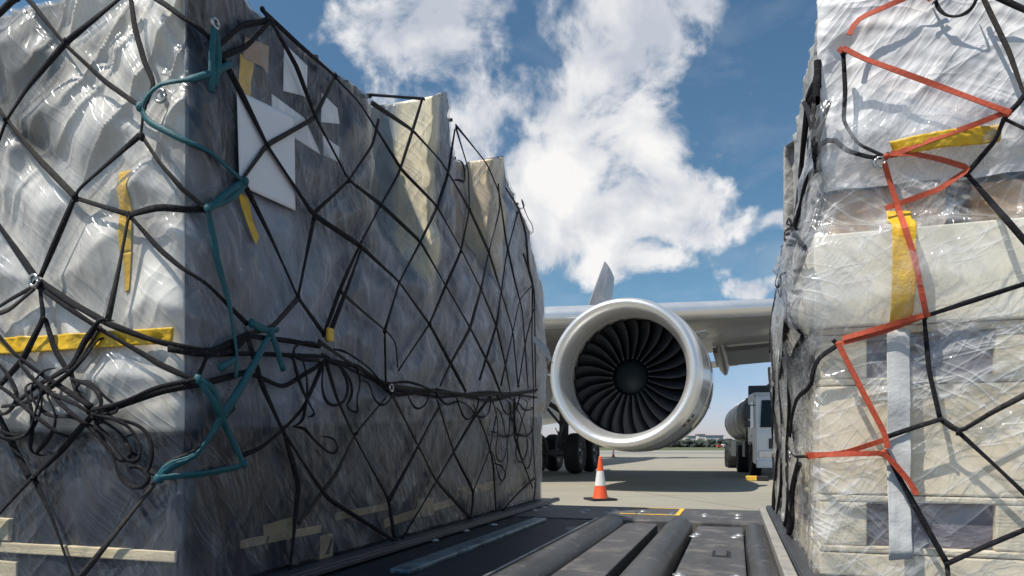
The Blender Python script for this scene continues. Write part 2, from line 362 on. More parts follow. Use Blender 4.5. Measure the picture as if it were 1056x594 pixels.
mxs = N(ns, 'ShaderNodeMix', data_type='RGBA'); ln.new(a2, mxs.inputs[0]); ln.new(hs.outputs[2], mxs.inputs[6]); ln.new(cc.outputs[2], mxs.inputs[7])
bg = N(ns, 'ShaderNodeBackground', Strength=.082); ln.new(mxs.outputs[2], bg.inputs[0])
wout = N(ns, 'ShaderNodeOutputWorld'); ln.new(bg.outputs[0], wout.inputs[0])

sd = bpy.data.lights.new('sun', 'SUN'); sd.energy = 4.2; sd.angle = R(.5); sd.color = (1, .95, .86)
so = bpy.data.objects.new('sun', sd); COL.objects.link(so); so.rotation_euler = SUN.to_track_quat('Z', 'Y').to_euler()

cd = bpy.data.cameras.new('camera'); co = bpy.data.objects.new('camera', cd); COL.objects.link(co)
co.location = (0, 0, H); co.rotation_euler = (R(90), 0, 0); cd.sensor_width = 36; cd.lens = 24
cd.shift_y = (PY-297)/1056; cd.clip_start = .05; cd.clip_end = 6000
SC.camera = co
SC.view_settings.view_transform = 'Standard'; SC.view_settings.look = 'None'; SC.view_settings.gamma = 1; SC.view_settings.exposure = 0.32

# ------------------------------------------------------------------ GROUND
def ground_mat():
    m, nt, ns, ln = newmat('concrete'); out = N(ns, 'ShaderNodeOutputMaterial'); p = N(ns, 'ShaderNodeBsdfPrincipled')
    tc = N(ns, 'ShaderNodeTexCoord'); mp = N(ns, 'ShaderNodeMapping'); mp.inputs['Rotation'].default_value = (0, 0, R(-14)); ln.new(tc.outputs['Object'], mp.inputs[0])
    n1 = N(ns, 'ShaderNodeTexNoise', Scale=.35, Detail=8, Roughness=.65); ln.new(mp.outputs[0], n1.inputs['Vector'])
    n2_ = N(ns, 'ShaderNodeTexNoise', Scale=22, Detail=6, Roughness=.7); ln.new(mp.outputs[0], n2_.inputs['Vector'])
    r1 = ramp(ns, [(.3, (.27, .25, .203)), (.7, (.335, .31, .25))]); ln.new(n1.outputs[0], r1.inputs[0])
    r2 = ramp(ns, [(.3, (.85,)*3), (.7, (1.12,)*3)]); ln.new(n2_.outputs[0], r2.inputs[0])
    mx = N(ns, 'ShaderNodeMix', data_type='RGBA', blend_type='MULTIPLY'); mx.inputs[0].default_value = 1; ln.new(r1.outputs[0], mx.inputs[6]); ln.new(r2.outputs[0], mx.inputs[7])
    br = N(ns, 'ShaderNodeTexBrick'); br.offset = 0; br.inputs['Scale'].default_value = 1; br.inputs['Brick Width'].default_value = 6; br.inputs['Row Height'].default_value = 6; br.inputs['Mortar Size'].default_value = .018; br.inputs['Mortar Smooth'].default_value = .3
    wv = N(ns, 'ShaderNodeVectorMath', operation='MULTIPLY_ADD'); wv.inputs[1].default_value = (.03, .03, 0); ln.new(n2_.outputs['Color'], wv.inputs[0]); ln.new(mp.outputs[0], wv.inputs[2]); ln.new(wv.outputs[0], br.inputs['Vector'])
    m2 = N(ns, 'ShaderNodeMix', data_type='RGBA'); ln.new(br.outputs['Fac'], m2.inputs[0]); ln.new(mx.outputs[2], m2.inputs[6]); m2.inputs[7].default_value = (.13, .115, .09, 1)
    n4 = N(ns, 'ShaderNodeTexNoise', Scale=.9, Detail=10, Roughness=.75, Distortion=.6); ln.new(mp.outputs[0], n4.inputs['Vector'])
    r4 = ramp(ns, [(.54, (0,)*3), (.72, (.6,)*3)]); ln.new(n4.outputs[0], r4.inputs[0])
    m3 = N(ns, 'ShaderNodeMix', data_type='RGBA'); ln.new(r4.outputs[0], m3.inputs[0]); ln.new(m2.outputs[2], m3.inputs[6]); m3.inputs[7].default_value = (.22, .20, .165, 1)
    ln.new(m3.outputs[2], p.inputs['Base Color']); p.inputs['Roughness'].default_value = .85
    bp = N(ns, 'ShaderNodeBump', Strength=.25, Distance=.01); ln.new(n2_.outputs[0], bp.inputs['Height']); ln.new(bp.outputs[0], p.inputs['Normal'])
    ln.new(p.outputs[0], out.inputs[0]); return m
M['concrete'] = ground_mat()
def sheet(name, x0, x1, y0, y1, z, m, kind='structure', label=None, cat=None):
    o = MB().poly([(x0, y0, z), (x1, y0, z), (x1, y1, z), (x0, y1, z)]).build(name, m, norm=False)
    return tag(o, label, cat, kind=kind)
sheet('ground', -3000, 3000, -200, 5000, 0, M['concrete'])
sheet('taxiway', -2500, 2500, 84, 110, .004, M['runway'])
sheet('grass_verge', -2800, 2800, 150, 4900, .012, M['grass'], 'stuff', 'dry green grass strip beyond the apron', 'grass')

def px3(px, py, D): return Vector(((px-PX)/F*D, D, H+(PY-py)/F*D))
# far wood as one mass
bm = MB()
for i in range(2600):
    x = random.uniform(-420, 620); y = random.uniform(470, 540); hh = (3.2+5.0*fbm(np.array([x*.02]), np.array([0.]), 3)[0])*random.uniform(.6, 1.15)
    r = random.uniform(1.3, 3.0); z = random.uniform(.5, hh)
    g = bmesh.ops.create_icosphere(bm.bm, subdivisions=1, radius=r, matrix=Matrix.Translation((x, y, z)) @ Matrix.Diagonal((1.2, 1, random.uniform(.6, 1), 1)))
    for v in g['verts']: v.co += Vector((random.uniform(-.4, .4),)*3)
tag(bm.build('wood', M['foliage']), 'dark green distant wood along the far edge of the airfield', 'wood', kind='stuff')
def far_building(px, D, wd, h, label):
    x = (px-PX)/F*D; r = empty('distant_building', (x, D, 0)); tag(r, label, 'building', 'buildings at the far wood')
    MB().box((0, 0, h/2), (wd, 10, h)).build('wall', M['building'], r)
    MB().box((0, 0, h+.3), (wd+1, 11, .6)).build('roof', M['roofgrey'], r)
    for k in range(3): MB().box((-wd/3+k*wd/3, -5.05, h*.55), (wd*.16, .12, h*.3)).build('window', M['glass'], r)
far_building(712, 548, 6, 8.6, 'small pale building in the far wood just right of the engine')
far_building(722, 552, 5, 10.0, 'narrower taller pale building in the far wood near the truck')
far_building(735, 549, 14, 9.0, 'widest pale building in the far wood behind the red vehicle')

# ------------------------------------------------------------------ GENERIC WRAPPED STACK SURFACE
class Wrap:
    def __init__(s, C, df, ds, nf, nsd, W, L, big, ztop, fine=None):
        s.C = np.array(C, float); s.df = np.array(df); s.ds = np.array(ds); s.nf = np.array(nf); s.nsd = np.array(nsd); s.W = W; s.L = L
        s.big = big; s.ztop = ztop; s.fine = fine or (lambda t, z: 0*t); s.hb = big
    def base(s, t):
        t = np.asarray(t, float)[..., None]; W, L = s.W, s.L
        b1 = s.C + s.df*(-t); b2 = s.C + s.ds*t; b3 = s.C + s.ds*L + s.df*(t-L); b4 = s.C + s.df*W + s.ds*(2*L+W-t)
        P = np.where(t < 0, b1, np.where(t <= L, b2, np.where(t <= L+W, b3, b4)))
        Nn = np.where(t < 0, s.nf, np.where(t <= L, s.nsd, np.where(t <= L+W, -s.nf, -s.nsd)))
        # rounded corners
        for tc_, a, b in ((0, s.nf, s.nsd), (L, s.nsd, -s.nf), (L+W, -s.nf, -s.nsd)):
            r = .06; q = np.clip(1-np.abs(t-tc_)/r, 0, 1); bis = (a+b)/np.linalg.norm(a+b)
            P = P - bis*(q**2)*.022
            wgt = np.clip((t-tc_)/r*.5+.5, 0, 1); mixn = a*(1-wgt)+b*wgt
            Nn = np.where(q > 0, mixn, Nn)
        Nn = Nn/np.linalg.norm(Nn, axis=-1, keepdims=True)
        return P, Nn
    def pos(s, t, z, e=0.0, fine=True):
        t = np.asarray(t, float); z = np.asarray(z, float)
        P, Nn = s.base(t); off = s.big(t, z) + (s.fine(t, z) if fine else 0) + e
        Q = P + Nn*np.asarray(off)[..., None]
        return np.concatenate([Q, z[..., None]], -1)
    def hit(s, px, py, side):
        """(t,z) where the sight line through a photo pixel meets the front or side face"""
        r = np.array([(px-PX)/F, 1.0]); nn, dr, sg = (s.nsd, s.ds, 1) if side else (s.nf, s.df, -1)
        off = 0.0; t = 0.; z = 1.
        for _ in range(6):
            D = (nn @ s.C + off)/(nn @ r); P = r*D; t = sg*((P-s.C) @ dr); z = H+(PY-py)/F*D
            off = float(s.hb(np.array(t), np.array(z)))
        return t, z
    def grid(s, ts, nz, zb, fine_fn, e, name, m, parent, colfn=None, toprows=14, z1=None):
        ts = np.asarray(ts); nT = len(ts); rows = []
        zt = s.ztop(ts) if z1 is None else np.full(nT, z1); v = np.linspace(0, 1, nz)
        T = np.repeat(ts[None], nz, 0); Z = zb+(zt[None]-zb)*v[:, None]
        old = s.fine; s.fine = fine_fn; P = s.pos(T, Z, e); s.fine = old
        uvT = [T]; uvZ = [Z]; Ps = [P]
        if toprows:
            edge = P[-1]; loc = edge[:, :2]-s.C
            a = np.clip(loc @ s.ds, s.W/2, s.L-s.W/2) if s.L > s.W else np.full(nT, s.L/2); cpt = s.C + a[:, None]*s.ds + s.df*(s.W/2)
            for k in range(1, toprows+1):
                f = k/toprows; f2 = f**1.6
                xy = edge[:, :2]*(1-f2)+cpt*f2; zz = edge[:, 2] + .02*math.sin(min(1, f*3)*math.pi/2) + .03*(fbm(xy[:, 0]*4, xy[:, 1]*4, 5)-.5)*min(1, f*3) - (edge[:, 2]-np.median(zt))*f
                Ps.append(np.concatenate([xy, zz[:, None]], -1)[None]); uvT.append(ts[None]); uvZ.append((Z[-1]+f*s.W/2)[None])
        P = np.concatenate(Ps, 0); uvT[0] = T+s.big(T, Z); UT = np.concatenate(uvT, 0); UZ = np.concatenate(uvZ, 0); nR = P.shape[0]
        me = bpy.data.meshes.new(name)
        i = np.arange(nR-1)[:, None]*nT; j = np.arange(nT-1)[None]
        q = np.stack([i+j, i+j+1, i+nT+j+1, i+nT+j], -1).reshape(-1, 4)
        if np.cross(s.ds, s.nsd) > 0: q = q[:, ::-1]
        me.from_pydata(P.reshape(-1, 3).tolist(), [], q.tolist())
        uvl = me.uv_layers.new(name='UVMap'); li = q.reshape(-1)
        uvl.data.foreach_set('uv', np.stack([UT.reshape(-1)[li], UZ.reshape(-1)[li]], -1).reshape(-1).astype(np.float32))
        if colfn:
            c = colfn(np.concatenate([T]+[ts[None]]*toprows, 0), UZ).reshape(-1, 3); ca = me.color_attributes.new('Col', 'FLOAT_COLOR', 'POINT')
            ca.data.foreach_set('color', np.concatenate([c, np.ones((len(c), 1))], 1).reshape(-1).astype(np.float32))
        me.update()
        return link(name, me, m, parent, smooth=True)
def densify(pts, step=5.0):
    out = [pts[0]]
    for a, b in zip(pts, pts[1:]):
        n = max(1, int(math.hypot(b[0]-a[0], b[1]-a[1])/step))
        for k in range(1, n+1): out.append((a[0]+(b[0]-a[0])*k/n, a[1]+(b[1]-a[1])*k/n))
    return out
def curve(pts, k=2):                         # Chaikin rounding for loops and slack ropes
    for _ in range(k):
        o = [pts[0]]
        for a, b in zip(pts, pts[1:]):
            o += [(a[0]*.75+b[0]*.25, a[1]*.75+b[1]*.25), (a[0]*.25+b[0]*.75, a[1]*.25+b[1]*.75)]
        o.append(pts[-1]); pts = o
    return pts
def on_wrap(W, pts, xc, e, jit=0, side=None, clampz=True):
    out = []
    for (x, y) in pts:
        sd_ = (W.sgn*(x-xc(y)) > 0) if side is None else side
        t, z = W.hit(x, y, sd_)
        if sd_: t = min(max(t, -.01), W.L+.02)
        if clampz: z = min(z, float(W.ztop(np.array(t)))+.02)
        z = max(z, ZD+.02)
        out.append((t, z))
    return out
def soften(P, k=2):
    P = [Vector(p) for p in P]
    for _ in range(k): P = [P[0]]+[(P[i-1]+P[i]*2+P[i+1])/4 for i in range(1, len(P)-1)]+[P[-1]]
    return P

# ================================================================== LEFT CARGO
CL = (-.92, 1.92)
zt_t = [0, .24, .67, 1.0, 1.50, 1.56, 1.60, 1.78, 1.84, 1.94, 2.42, 2.46, 2.73, 2.78, 2.86, 3.14, 3.39, 3.52, 3.73, 3.78]
zt_v = [1.40, 1.40, 1.43, 1.48, 1.70, 1.74, 1.76, 1.87, 1.78, 1.76, 1.755, 1.80, 1.91, 1.80, 1.76, 1.745, 1.64, 1.48, 1.26, 1.20]
def ztopL(t):
    t = np.asarray(t, float)
    v = np.interp(t, zt_t, zt_v)
    v = np.where(t < 0, 1.42+.05*np.sin(t*3), v); v = np.where(t > 3.78, 1.2+.25*sm(t, 3.78, 4.2), v)
    return v+H+.012*(fbm(t*9, t*0, 9)-.5)*2
RECON = 1.0
def bigL(t, z):
    t = np.asarray(t, float); z = np.asarray(z, float); s_ = (t > 0) & (t < 3.8)
    o = -.025*(1-sm(z, .98+.06*t, 1.08+.06*t))
    rec = -.27*sm(z, 1.70, 2.15)*sm(t, .95, 1.5)*(1-sm(t, 1.585, 1.605))*RECON
    rec2 = -.16*sm(z, 1.95, 2.3)*sm(t, 1.85, 2.2)*(1-sm(t, 2.46, 2.48))*RECON
    rec3 = -.03*sm(z, 1.5, 2.3)*sm(t, 2.8, 3.2)
    lean = -.05*sm(z, 1.9, 2.7)
    return np.where(s_, o+rec+rec2+rec3, o+lean*(t <= 0)*sm(-t, 0, .2))
WL = Wrap(CL, -n2, d2, -d2, n2, 2.2, 3.78, bigL, ztopL); WL.sgn = 1
def bigLflat(t, z):
    global RECON
    RECON = 0.0; v = bigL(t, z); RECON = 1.0; return v
WL.hb = bigLflat
xcL = lambda y: 187
# traced net strands (photo pixels; each point is carried to the face it lies on)
NETL = [
 [(0, 104), (-70, 40), (-150, -40)], [(0, 178), (-60, 250), (-130, 320), (-210, 400)], [(0, 222), (-60, 160), (-130, 95), (-200, 20)], [(0, 324), (-60, 250), (-130, 180), (-200, 110), (-280, 30)], [(0, 336), (-80, 420), (-150, 500), (-220, 580)],
 [(0, 411), (-70, 340), (-130, 280), (-210, 200), (-300, 110)], [(0, 430), (-90, 400), (-200, 410), (-320, 400)], [(0, 540), (-70, 450), (-150, 360), (-230, 280), (-320, 190)], [(0, 30), (-70, 110), (-140, 180), (-210, 260), (-300, 340)],
 [(35, 0), (75, 50), (118, 90), (158, 118)], [(0, 104), (18, 129), (50, 168), (88, 207)], [(141, 0), (79, 50), (40, 95), (18, 129), (0, 178)],
 [(143, 0), (148, 35), (158, 70), (168, 92), (157, 118), (154, 145)], [(30, 0), (0, 30)], [(154, 145), (91, 200), (88, 207)], [(156, 146), (185, 190), (203, 216)],
 [(0, 222), (46, 287)], [(88, 207), (53, 288)], [(88, 208), (143, 225)], [(143, 225), (170, 218), (203, 217)], [(143, 226), (133, 280), (122, 331)], [(143, 226), (190, 279), (247, 335)],
 [(52, 293), (85, 315), (122, 336), (165, 352), (208, 364), (246, 346)], [(50, 297), (85, 322), (115, 342), (160, 368), (200, 394)], [(48, 296), (22, 310), (0, 324)], [(46, 300), (20, 322), (0, 328)],
 [(52, 298), (56, 330), (35, 372), (0, 411)], [(57, 332), (66, 362), (82, 388)], [(110, 338), (98, 352), (85, 378), (50, 398), (22, 420)], [(0, 336), (28, 368), (55, 388), (105, 420)], [(112, 340), (96, 366), (82, 384), (88, 406), (106, 426)],
 [(0, 411), (41, 493)], [(108, 428), (95, 440), (75, 464), (43, 493), (0, 540)], [(45, 493), (62, 530), (85, 594), (90, 610)], [(106, 428), (150, 413), (196, 397), (246, 384)], [(93, 594), (168, 500), (188, 470), (232, 420)], [(80, 610), (93, 594)],
 [(163, 0), (189, 20), (211, 46), (226, 72), (239, 96), (267, 151), (315, 222), (364, 254), (405, 291), (437, 335), (459, 375), (475, 404)],
 [(262, 14), (273, 28), (297, 70), (317, 122), (352, 187), (387, 213), (427, 250), (453, 294), (479, 338), (502, 382), (512, 408)],
 [(262, 12), (300, 47), (334, 76), (364, 107), (386, 141), (408, 176), (445, 213), (470, 257), (491, 298), (507, 335), (516, 372), (522, 405)],
 [(376, 107), (419, 135), (449, 167), (467, 196), (479, 217), (499, 260), (512, 301), (524, 340), (530, 400)],
 [(464, 130), (480, 149), (497, 170), (510, 200), (517, 250), (526, 290), (534, 320), (540, 400)],
 [(376, 99), (405, 101), (432, 103)], [(517, 195), (530, 214), (538, 240), (541, 280), (547, 300), (548, 400)], [(535, 262), (545, 290), (544, 350), (546, 410)],
 [(241, 187), (267, 151), (317, 123), (338, 80)], [(273, 22), (240, 28), (215, 50)], [(270, 24), (245, 50), (215, 62)], [(315, 222), (352, 188), (378, 150), (384, 124)], [(299, 308), (316, 226)], [(246, 345), (272, 338), (299, 308)],
 [(326, 348), (344, 298), (364, 254), (386, 213), (405, 180), (419, 137), (430, 102)], [(330, 350), (350, 300), (366, 256)], [(390, 340), (405, 291), (427, 250), (445, 213), (456, 180), (463, 135)],
 [(405, 382), (437, 335), (453, 298), (470, 260), (479, 217), (478, 175), (465, 133)], [(448, 398), (459, 375), (479, 340), (491, 298), (499, 260), (511, 215), (509, 190)], [(489, 392), (507, 335), (517, 264), (529, 220)], [(512, 398), (524, 345), (532, 308), (545, 295)], [(530, 398), (538, 350), (546, 320)],
 [(241, 188), (270, 245), (299, 308), (326, 345)], [(344, 301), (368, 322), (390, 340), (402, 352), (404, 380)], [(390, 342), (391, 394)],
 [(246, 347), (290, 352), (322, 358)], [(205, 366), (250, 365), (300, 367), (330, 368)], [(246, 346), (232, 362), (205, 366), (180, 361)],
 [(320, 352), (352, 374), (395, 398), (440, 404), (490, 408), (548, 404)], [(325, 366), (360, 384), (400, 402), (450, 410), (500, 404), (550, 410)], [(330, 372), (362, 378), (400, 408), (445, 402), (500, 414), (549, 402)],
 [(246, 348), (262, 400), (282, 442), (305, 478), (330, 514), (401, 558)], [(328, 370), (340, 410), (356, 445), (394, 514), (401, 558)], [(396, 404), (415, 440), (444, 496), (480, 534)], [(444, 411), (463, 469), (483, 507), (480, 534)], [(483, 417), (497, 450), (504, 476), (507, 527)],
 [(526, 410), (526, 452), (545, 503)], [(325, 375), (305, 420), (287, 440), (260, 462), (240, 470)], [(300, 540), (339, 490), (360, 447), (391, 411)], [(394, 517), (415, 479), (446, 421)], [(408, 555), (446, 493), (483, 431), (500, 410)], [(483, 507), (500, 466), (507, 430)], [(513, 527), (530, 508), (547, 493)], [(546, 410), (545, 450), (548, 500), (546, 515)],
 [(401, 558), (399, 540), (396, 520)], [(284, 442), (300, 500), (290, 600)], [(196, 397), (205, 366)], [(250, 385), (284, 400), (330, 372)],
]
LOOPL = [
 [(60, 380), (40, 405), (62, 432), (90, 428), (110, 446)], [(0, 392), (26, 404), (50, 428), (84, 452)], [(30, 370), (60, 404), (96, 418), (108, 428)], [(96, 432), (118, 452), (136, 478), (150, 470), (140, 448)], [(10, 420), (40, 418), (70, 398), (96, 376), (116, 348)],
 [(104, 424), (140, 418), (170, 404), (200, 390)], [(102, 430), (136, 432), (166, 442), (172, 470), (164, 490)], [(60, 404), (74, 430), (66, 452), (48, 470)], [(0, 366), (20, 384), (34, 410), (20, 430), (4, 424)], [(84, 392), (112, 398), (124, 418), (108, 434)],
 [(340, 360), (372, 380), (384, 398), (410, 392), (440, 404)], [(370, 392), (376, 414), (388, 420), (398, 404)], [(410, 402), (420, 424), (432, 418), (436, 404)], [(460, 404), (470, 436), (482, 428), (486, 408)], [(506, 406), (514, 430), (526, 424), (530, 404)], [(524, 430), (530, 470), (540, 490), (544, 450)], [(510, 420), (520, 470), (512, 500)],
 [(106, 426), (128, 430), (150, 440), (162, 462), (156, 478), (142, 472), (128, 450), (110, 436)], [(112, 432), (120, 452), (132, 470), (134, 484), (145, 500), (160, 503), (170, 492), (158, 480), (145, 482)],
 [(100, 424), (122, 436), (140, 448), (148, 470)], [(52, 398), (58, 415), (50, 440), (35, 452), (15, 446), (0, 435)], [(0, 440), (25, 456), (48, 448), (55, 420), (62, 398)], [(62, 395), (72, 412), (92, 430), (106, 440)], [(38, 395), (50, 430), (44, 470)],
 [(88, 405), (100, 390), (120, 410), (140, 425), (108, 430)], [(322, 372), (318, 400), (326, 420), (344, 416), (348, 395), (336, 374)], [(340, 376), (352, 395), (352, 410), (344, 420), (360, 428), (356, 412), (362, 395), (356, 376)],
 [(290, 366), (296, 390), (304, 410), (316, 430)], [(440, 402), (452, 420), (466, 412), (478, 420), (488, 432), (498, 428), (500, 412)], [(300, 440), (312, 455), (330, 470), (338, 462), (330, 450)],
 [(500, 410), (508, 440), (502, 470), (512, 480), (518, 450), (520, 412)], [(522, 410), (532, 430), (540, 460), (532, 480), (524, 470), (530, 440), (540, 412)], [(505, 445), (515, 452), (528, 446), (538, 452), (546, 440)], [(500, 462), (508, 500), (516, 490), (508, 478)], [(528, 415), (535, 425), (546, 420)],
 [(536, 190), (530, 205), (541, 232), (545, 228)], [(470, 165), (474, 190), (466, 186)], [(320, 358), (300, 352), (288, 360), (292, 372), (322, 372)], [(120, 331), (112, 340), (104, 350)], [(300, 366), (308, 400), (300, 440)],
]
def seg_field(polys, W, xc):
    segs = []
    for P in polys:
        tz = on_wrap(W, densify(P, 25), xc, 0)
        for a, b in zip(tz, tz[1:]):
            if abs(a[0]-b[0]) < .6: segs.append((*a, *b))
    return np.array(segs)
def dist_field(segs):
    def fn(t, z):
        t = np.asarray(t, float); z = np.asarray(z, float); sh = t.shape; t = t.ravel(); z = z.ravel()
        best = np.full(t.shape, 9.0)
        for (a, b, c, d) in segs:
            L2 = (c-a)**2+(d-b)**2+1e-9; k = np.clip(((t-a)*(c-a)+(z-b)*(d-b))/L2, 0, 1)
            dx = t-(a+k*(c-a)); dz = z-(b+k*(d-b)); np.minimum(best, dx*dx+dz*dz, out=best)
        return np.sqrt(best).reshape(sh)
    return fn
dL = dist_field(seg_field(NETL, WL, xcL))
def flatm(t, z):
    m = 0*t
    for q in ([(238, 94), (298, 122), (299, 218), (241, 192)], [(279, 60), (335, 90), (345, 168), (280, 128)]):
        Q = np.array([WL.hit(x, y, True) for x, y in q]); a0, a1, b0, b1 = Q[:, 0].min(), Q[:, 0].max(), Q[:, 1].min(), Q[:, 1].max()
        m = np.maximum(m, sm(t, a0-.09, a0-.02)*(1-sm(t, a1+.02, a1+.09))*sm(z, b0-.09, b0-.02)*(1-sm(z, b1+.02, b1+.09)))
    return m
def fineL(t, z):
    t = np.asarray(t, float); z = np.asarray(z, float)
    dd = dL(t, z) if t.size > 1 else 0.1
    pil = .030*sm(dd, .0, .13)
    te = t+np.where(t > 0, bigL(t, z), 0); wt = te+.07*fbm(t*2, z*2, 40); wz = z+.07*fbm(t*2, z*2, 41)
    c, s = math.cos(.95), math.sin(.95); a = wt*c+wz*s; b = -wt*s+wz*c
    fA = (ridge(a*.55, b*7.5, 50, 2)-.45)*.070*(.25+.75*sm(z-.4*t, 1.75, 2.1))                       # folds climbing up and right (front sheet)
    c, s = math.cos(1.15), math.sin(1.15); a2 = wt*c+wz*s; b2 = -wt*s+wz*c
    fB = (ridge(a2*.5, b2*4.0, 60, 2)-.45)*.040
    a3 = wt*c-wz*s; b3 = wt*s+wz*c; fC = (ridge(a3*1.2, b3*5, 64, 3)-.45)*.014
    front = (t < 0)
    up = sm(z, 1.0, 1.15)
    f = np.where(front, fA*(.45+.55*sm(z, 1.4, 2.0)), fB+fC)
    return (pil+f*(.35+.65*sm(dd, 0, .05)))*(.35+.65*up)*(1-flatm(t, z))
def tz_of(px, py, side): return WL.hit(px, py, side)
def rect_mask(t, z, a, side=True):
    """smooth mask of a quadrilateral given by its photo pixels"""
    q = [tz_of(x, y, side) for x, y in a]; m = np.ones(t.shape); n = len(q); ar = sum(q[i][0]*q[(i+1) % n][1]-q[(i+1) % n][0]*q[i][1] for i in range(n)); sg = 1 if ar > 0 else -1
    for i in range(n):
        (x0, y0), (x1, y1) = q[i], q[(i+1) % n]; L_ = math.hypot(x1-x0, y1-y0)+1e-9
        m = m*sm(sg*((x1-x0)*(z-y0)-(y1-y0)*(t-x0))/L_, -.006, .006)
    return m
def colL(t, z):
    n = fbm(t*3, z*3, 80)[..., None]; nb = fbm(t*1.4+3, z*1.1, 81)[..., None]
    C = np.zeros(t.shape+(3,))
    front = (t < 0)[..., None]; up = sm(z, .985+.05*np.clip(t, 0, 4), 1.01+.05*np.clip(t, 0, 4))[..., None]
    fc = np.array([.70, .672, .615])*(.55+.8*n)  # front sheet pale and warm, sunlight painted into its colour
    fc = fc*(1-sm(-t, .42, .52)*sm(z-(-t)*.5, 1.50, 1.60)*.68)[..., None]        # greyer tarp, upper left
    scol = np.array([.165, .195, .25])*(.75+.5*n)*(.15+1.9*fbm(t*3.4+z*1.0, z*.5, 83)[..., None]**1.3)  # side sheet dark blue-grey: shade and pale drape highlights painted into the colour
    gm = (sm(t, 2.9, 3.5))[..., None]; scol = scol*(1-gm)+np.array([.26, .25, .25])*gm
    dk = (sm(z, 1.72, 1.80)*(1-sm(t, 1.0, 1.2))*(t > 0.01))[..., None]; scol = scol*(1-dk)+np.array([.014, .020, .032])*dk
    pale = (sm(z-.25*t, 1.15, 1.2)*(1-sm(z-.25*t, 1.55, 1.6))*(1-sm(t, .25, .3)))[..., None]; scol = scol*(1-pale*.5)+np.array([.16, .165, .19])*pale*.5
    cr = np.array([.82, .72, .50])
    for (a, b, z0, cc_) in ((1.575, 1.66, 1.60, cr), (2.45, 2.72, 1.98, cr*np.array([.85, .78, .75]))):
        k = (sm(t, a, a+.01)*(1-sm(t, b, b+.06))*sm(z, z0, z0+.25)*sm(bigL(t, z), -.20, -.17))[..., None]; scol = scol*(1-k)+cc_*k
    k = (sm(t, 1.0, 1.3)*(1-sm(t, 1.60, 1.61))*sm(z, 1.75, 2.1)*(1-sm(bigL(t, z), -.21, -.18)))[..., None]; scol = scol*(1-k)+np.array([.30, .32, .33])*k
    k = (sm(t, 1.95, 2.05)*(1-sm(t, 2.40, 2.42))*sm(z, 1.9, 2.1))[..., None]; scol = scol*(1-k)+np.array([.34, .26, .21])*k
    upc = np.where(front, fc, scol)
    bx = (np.floor(t*1.9+.2)*.37 % 1)[..., None]
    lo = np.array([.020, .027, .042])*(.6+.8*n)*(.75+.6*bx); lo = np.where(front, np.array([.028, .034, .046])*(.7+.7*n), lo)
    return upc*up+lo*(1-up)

cargoL = empty('wrapped_cargo', (CL[0], CL[1], ZD)); tag(cargoL, 'long dark grey sheet-wrapped freight stack under the black net on the left', 'cargo')
def finish(o, root):                         # world-space mesh re-parented under its thing
    o.parent = root; o.matrix_parent_inverse = world_of(root).inverted(); return o
tsL = np.concatenate([np.linspace(-2.2, -.9, 20)[:-1], np.arange(-.9, -.05, .0065), np.arange(-.05, .07, .004), np.arange(.07, 1.54, .0075), np.arange(1.54, 1.63, .003), np.arange(1.63, 2.44, .008), np.arange(2.44, 2.5, .003), np.arange(2.5, 3.86, .009), np.linspace(3.87, 2*3.78+2.2, 60)])
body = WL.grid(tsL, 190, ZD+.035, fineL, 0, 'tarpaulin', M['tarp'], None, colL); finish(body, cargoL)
filmfineL = lambda t, z: fineL(t, z)+.006+.006*ridge(t*4+z*2, z*3-t*2, 90, 3)*sm(dL(t, z), 0, .05)
tsF = np.concatenate([np.linspace(-2.2, -.9, 12)[:-1], np.arange(-.9, -.05, .011), np.arange(-.05, .07, .007), np.arange(.07, 3.86, .011), np.linspace(3.87, 2*3.78+2.2, 40)])
film = WL.grid(tsF, 130, ZD+.03, filmfineL, .004, 'plastic_film', M['film_left'], None, None); finish(film, cargoL)

def patch(W, quad, side, e, name, m, root, nu=24, nv=24, thick=True, wav=0):
    """sheet following the wrapped surface between four photo-pixel corners (tl, tr, br, bl)"""
    q = [np.array(W.hit(x, y, side)) for x, y in quad]
    bm = bmesh.new(); V = []
    for j in range(nv+1):
        row = []
        for i in range(nu+1):
            a, b = i/nu, j/nv; p = (q[0]*(1-a)+q[1]*a)*(1-b)+(q[3]*(1-a)+q[2]*a)*b
            row.append(p)
        V.append(row)
    V = np.array(V); ff = W.finep
    P, Nn = W.base(V[..., 0]); off = W.big(V[..., 0], V[..., 1]) + ff(V[..., 0], V[..., 1]) + e
    if wav: off = off + wav*(fbm(V[..., 0]*14, V[..., 1]*14, 77)-.5)
    Q = np.concatenate([P+Nn*off[..., None], V[..., 1:2]], -1)
    vs = [[bm.verts.new(Q[j, i]) for i in range(nu+1)] for j in range(nv+1)]
    for j in range(nv):
        for i in range(nu): bm.faces.new((vs[j][i], vs[j][i+1], vs[j+1][i+1], vs[j+1][i])).smooth = True
    bmesh.ops.recalc_face_normals(bm, faces=bm.faces)
    me = bpy.data.meshes.new(name); bm.to_mesh(me); bm.free()
    o = link(name, me, m, None); sol = o.modifiers.new('thick', 'SOLIDIFY'); sol.thickness = .0015; sol.offset = 0
    return finish(o, root) if root else o
WL.finep = fineL
EP = .022
nf3 = Vector((-d2[0], -d2[1], 0)); ns3 = Vector((n2[0], n2[1], 0))
tag(patch(WL, [(238, 94), (298, 122), (299, 218), (241, 192)], True, EP, 'document_sheet', M['paper'], cargoL), 'large blank white paper under a rope')
tag(patch(WL, [(292, 45), (316, 68), (315, 100), (291, 94)], True, .004, 'document_sheet', M['paper'], cargoL), 'small white paper near the top edge')
patch(WL, [(279, 97), (313, 122), (330, 160), (280, 128)], True, .004, 'document_sheet', M['paper'], cargoL)
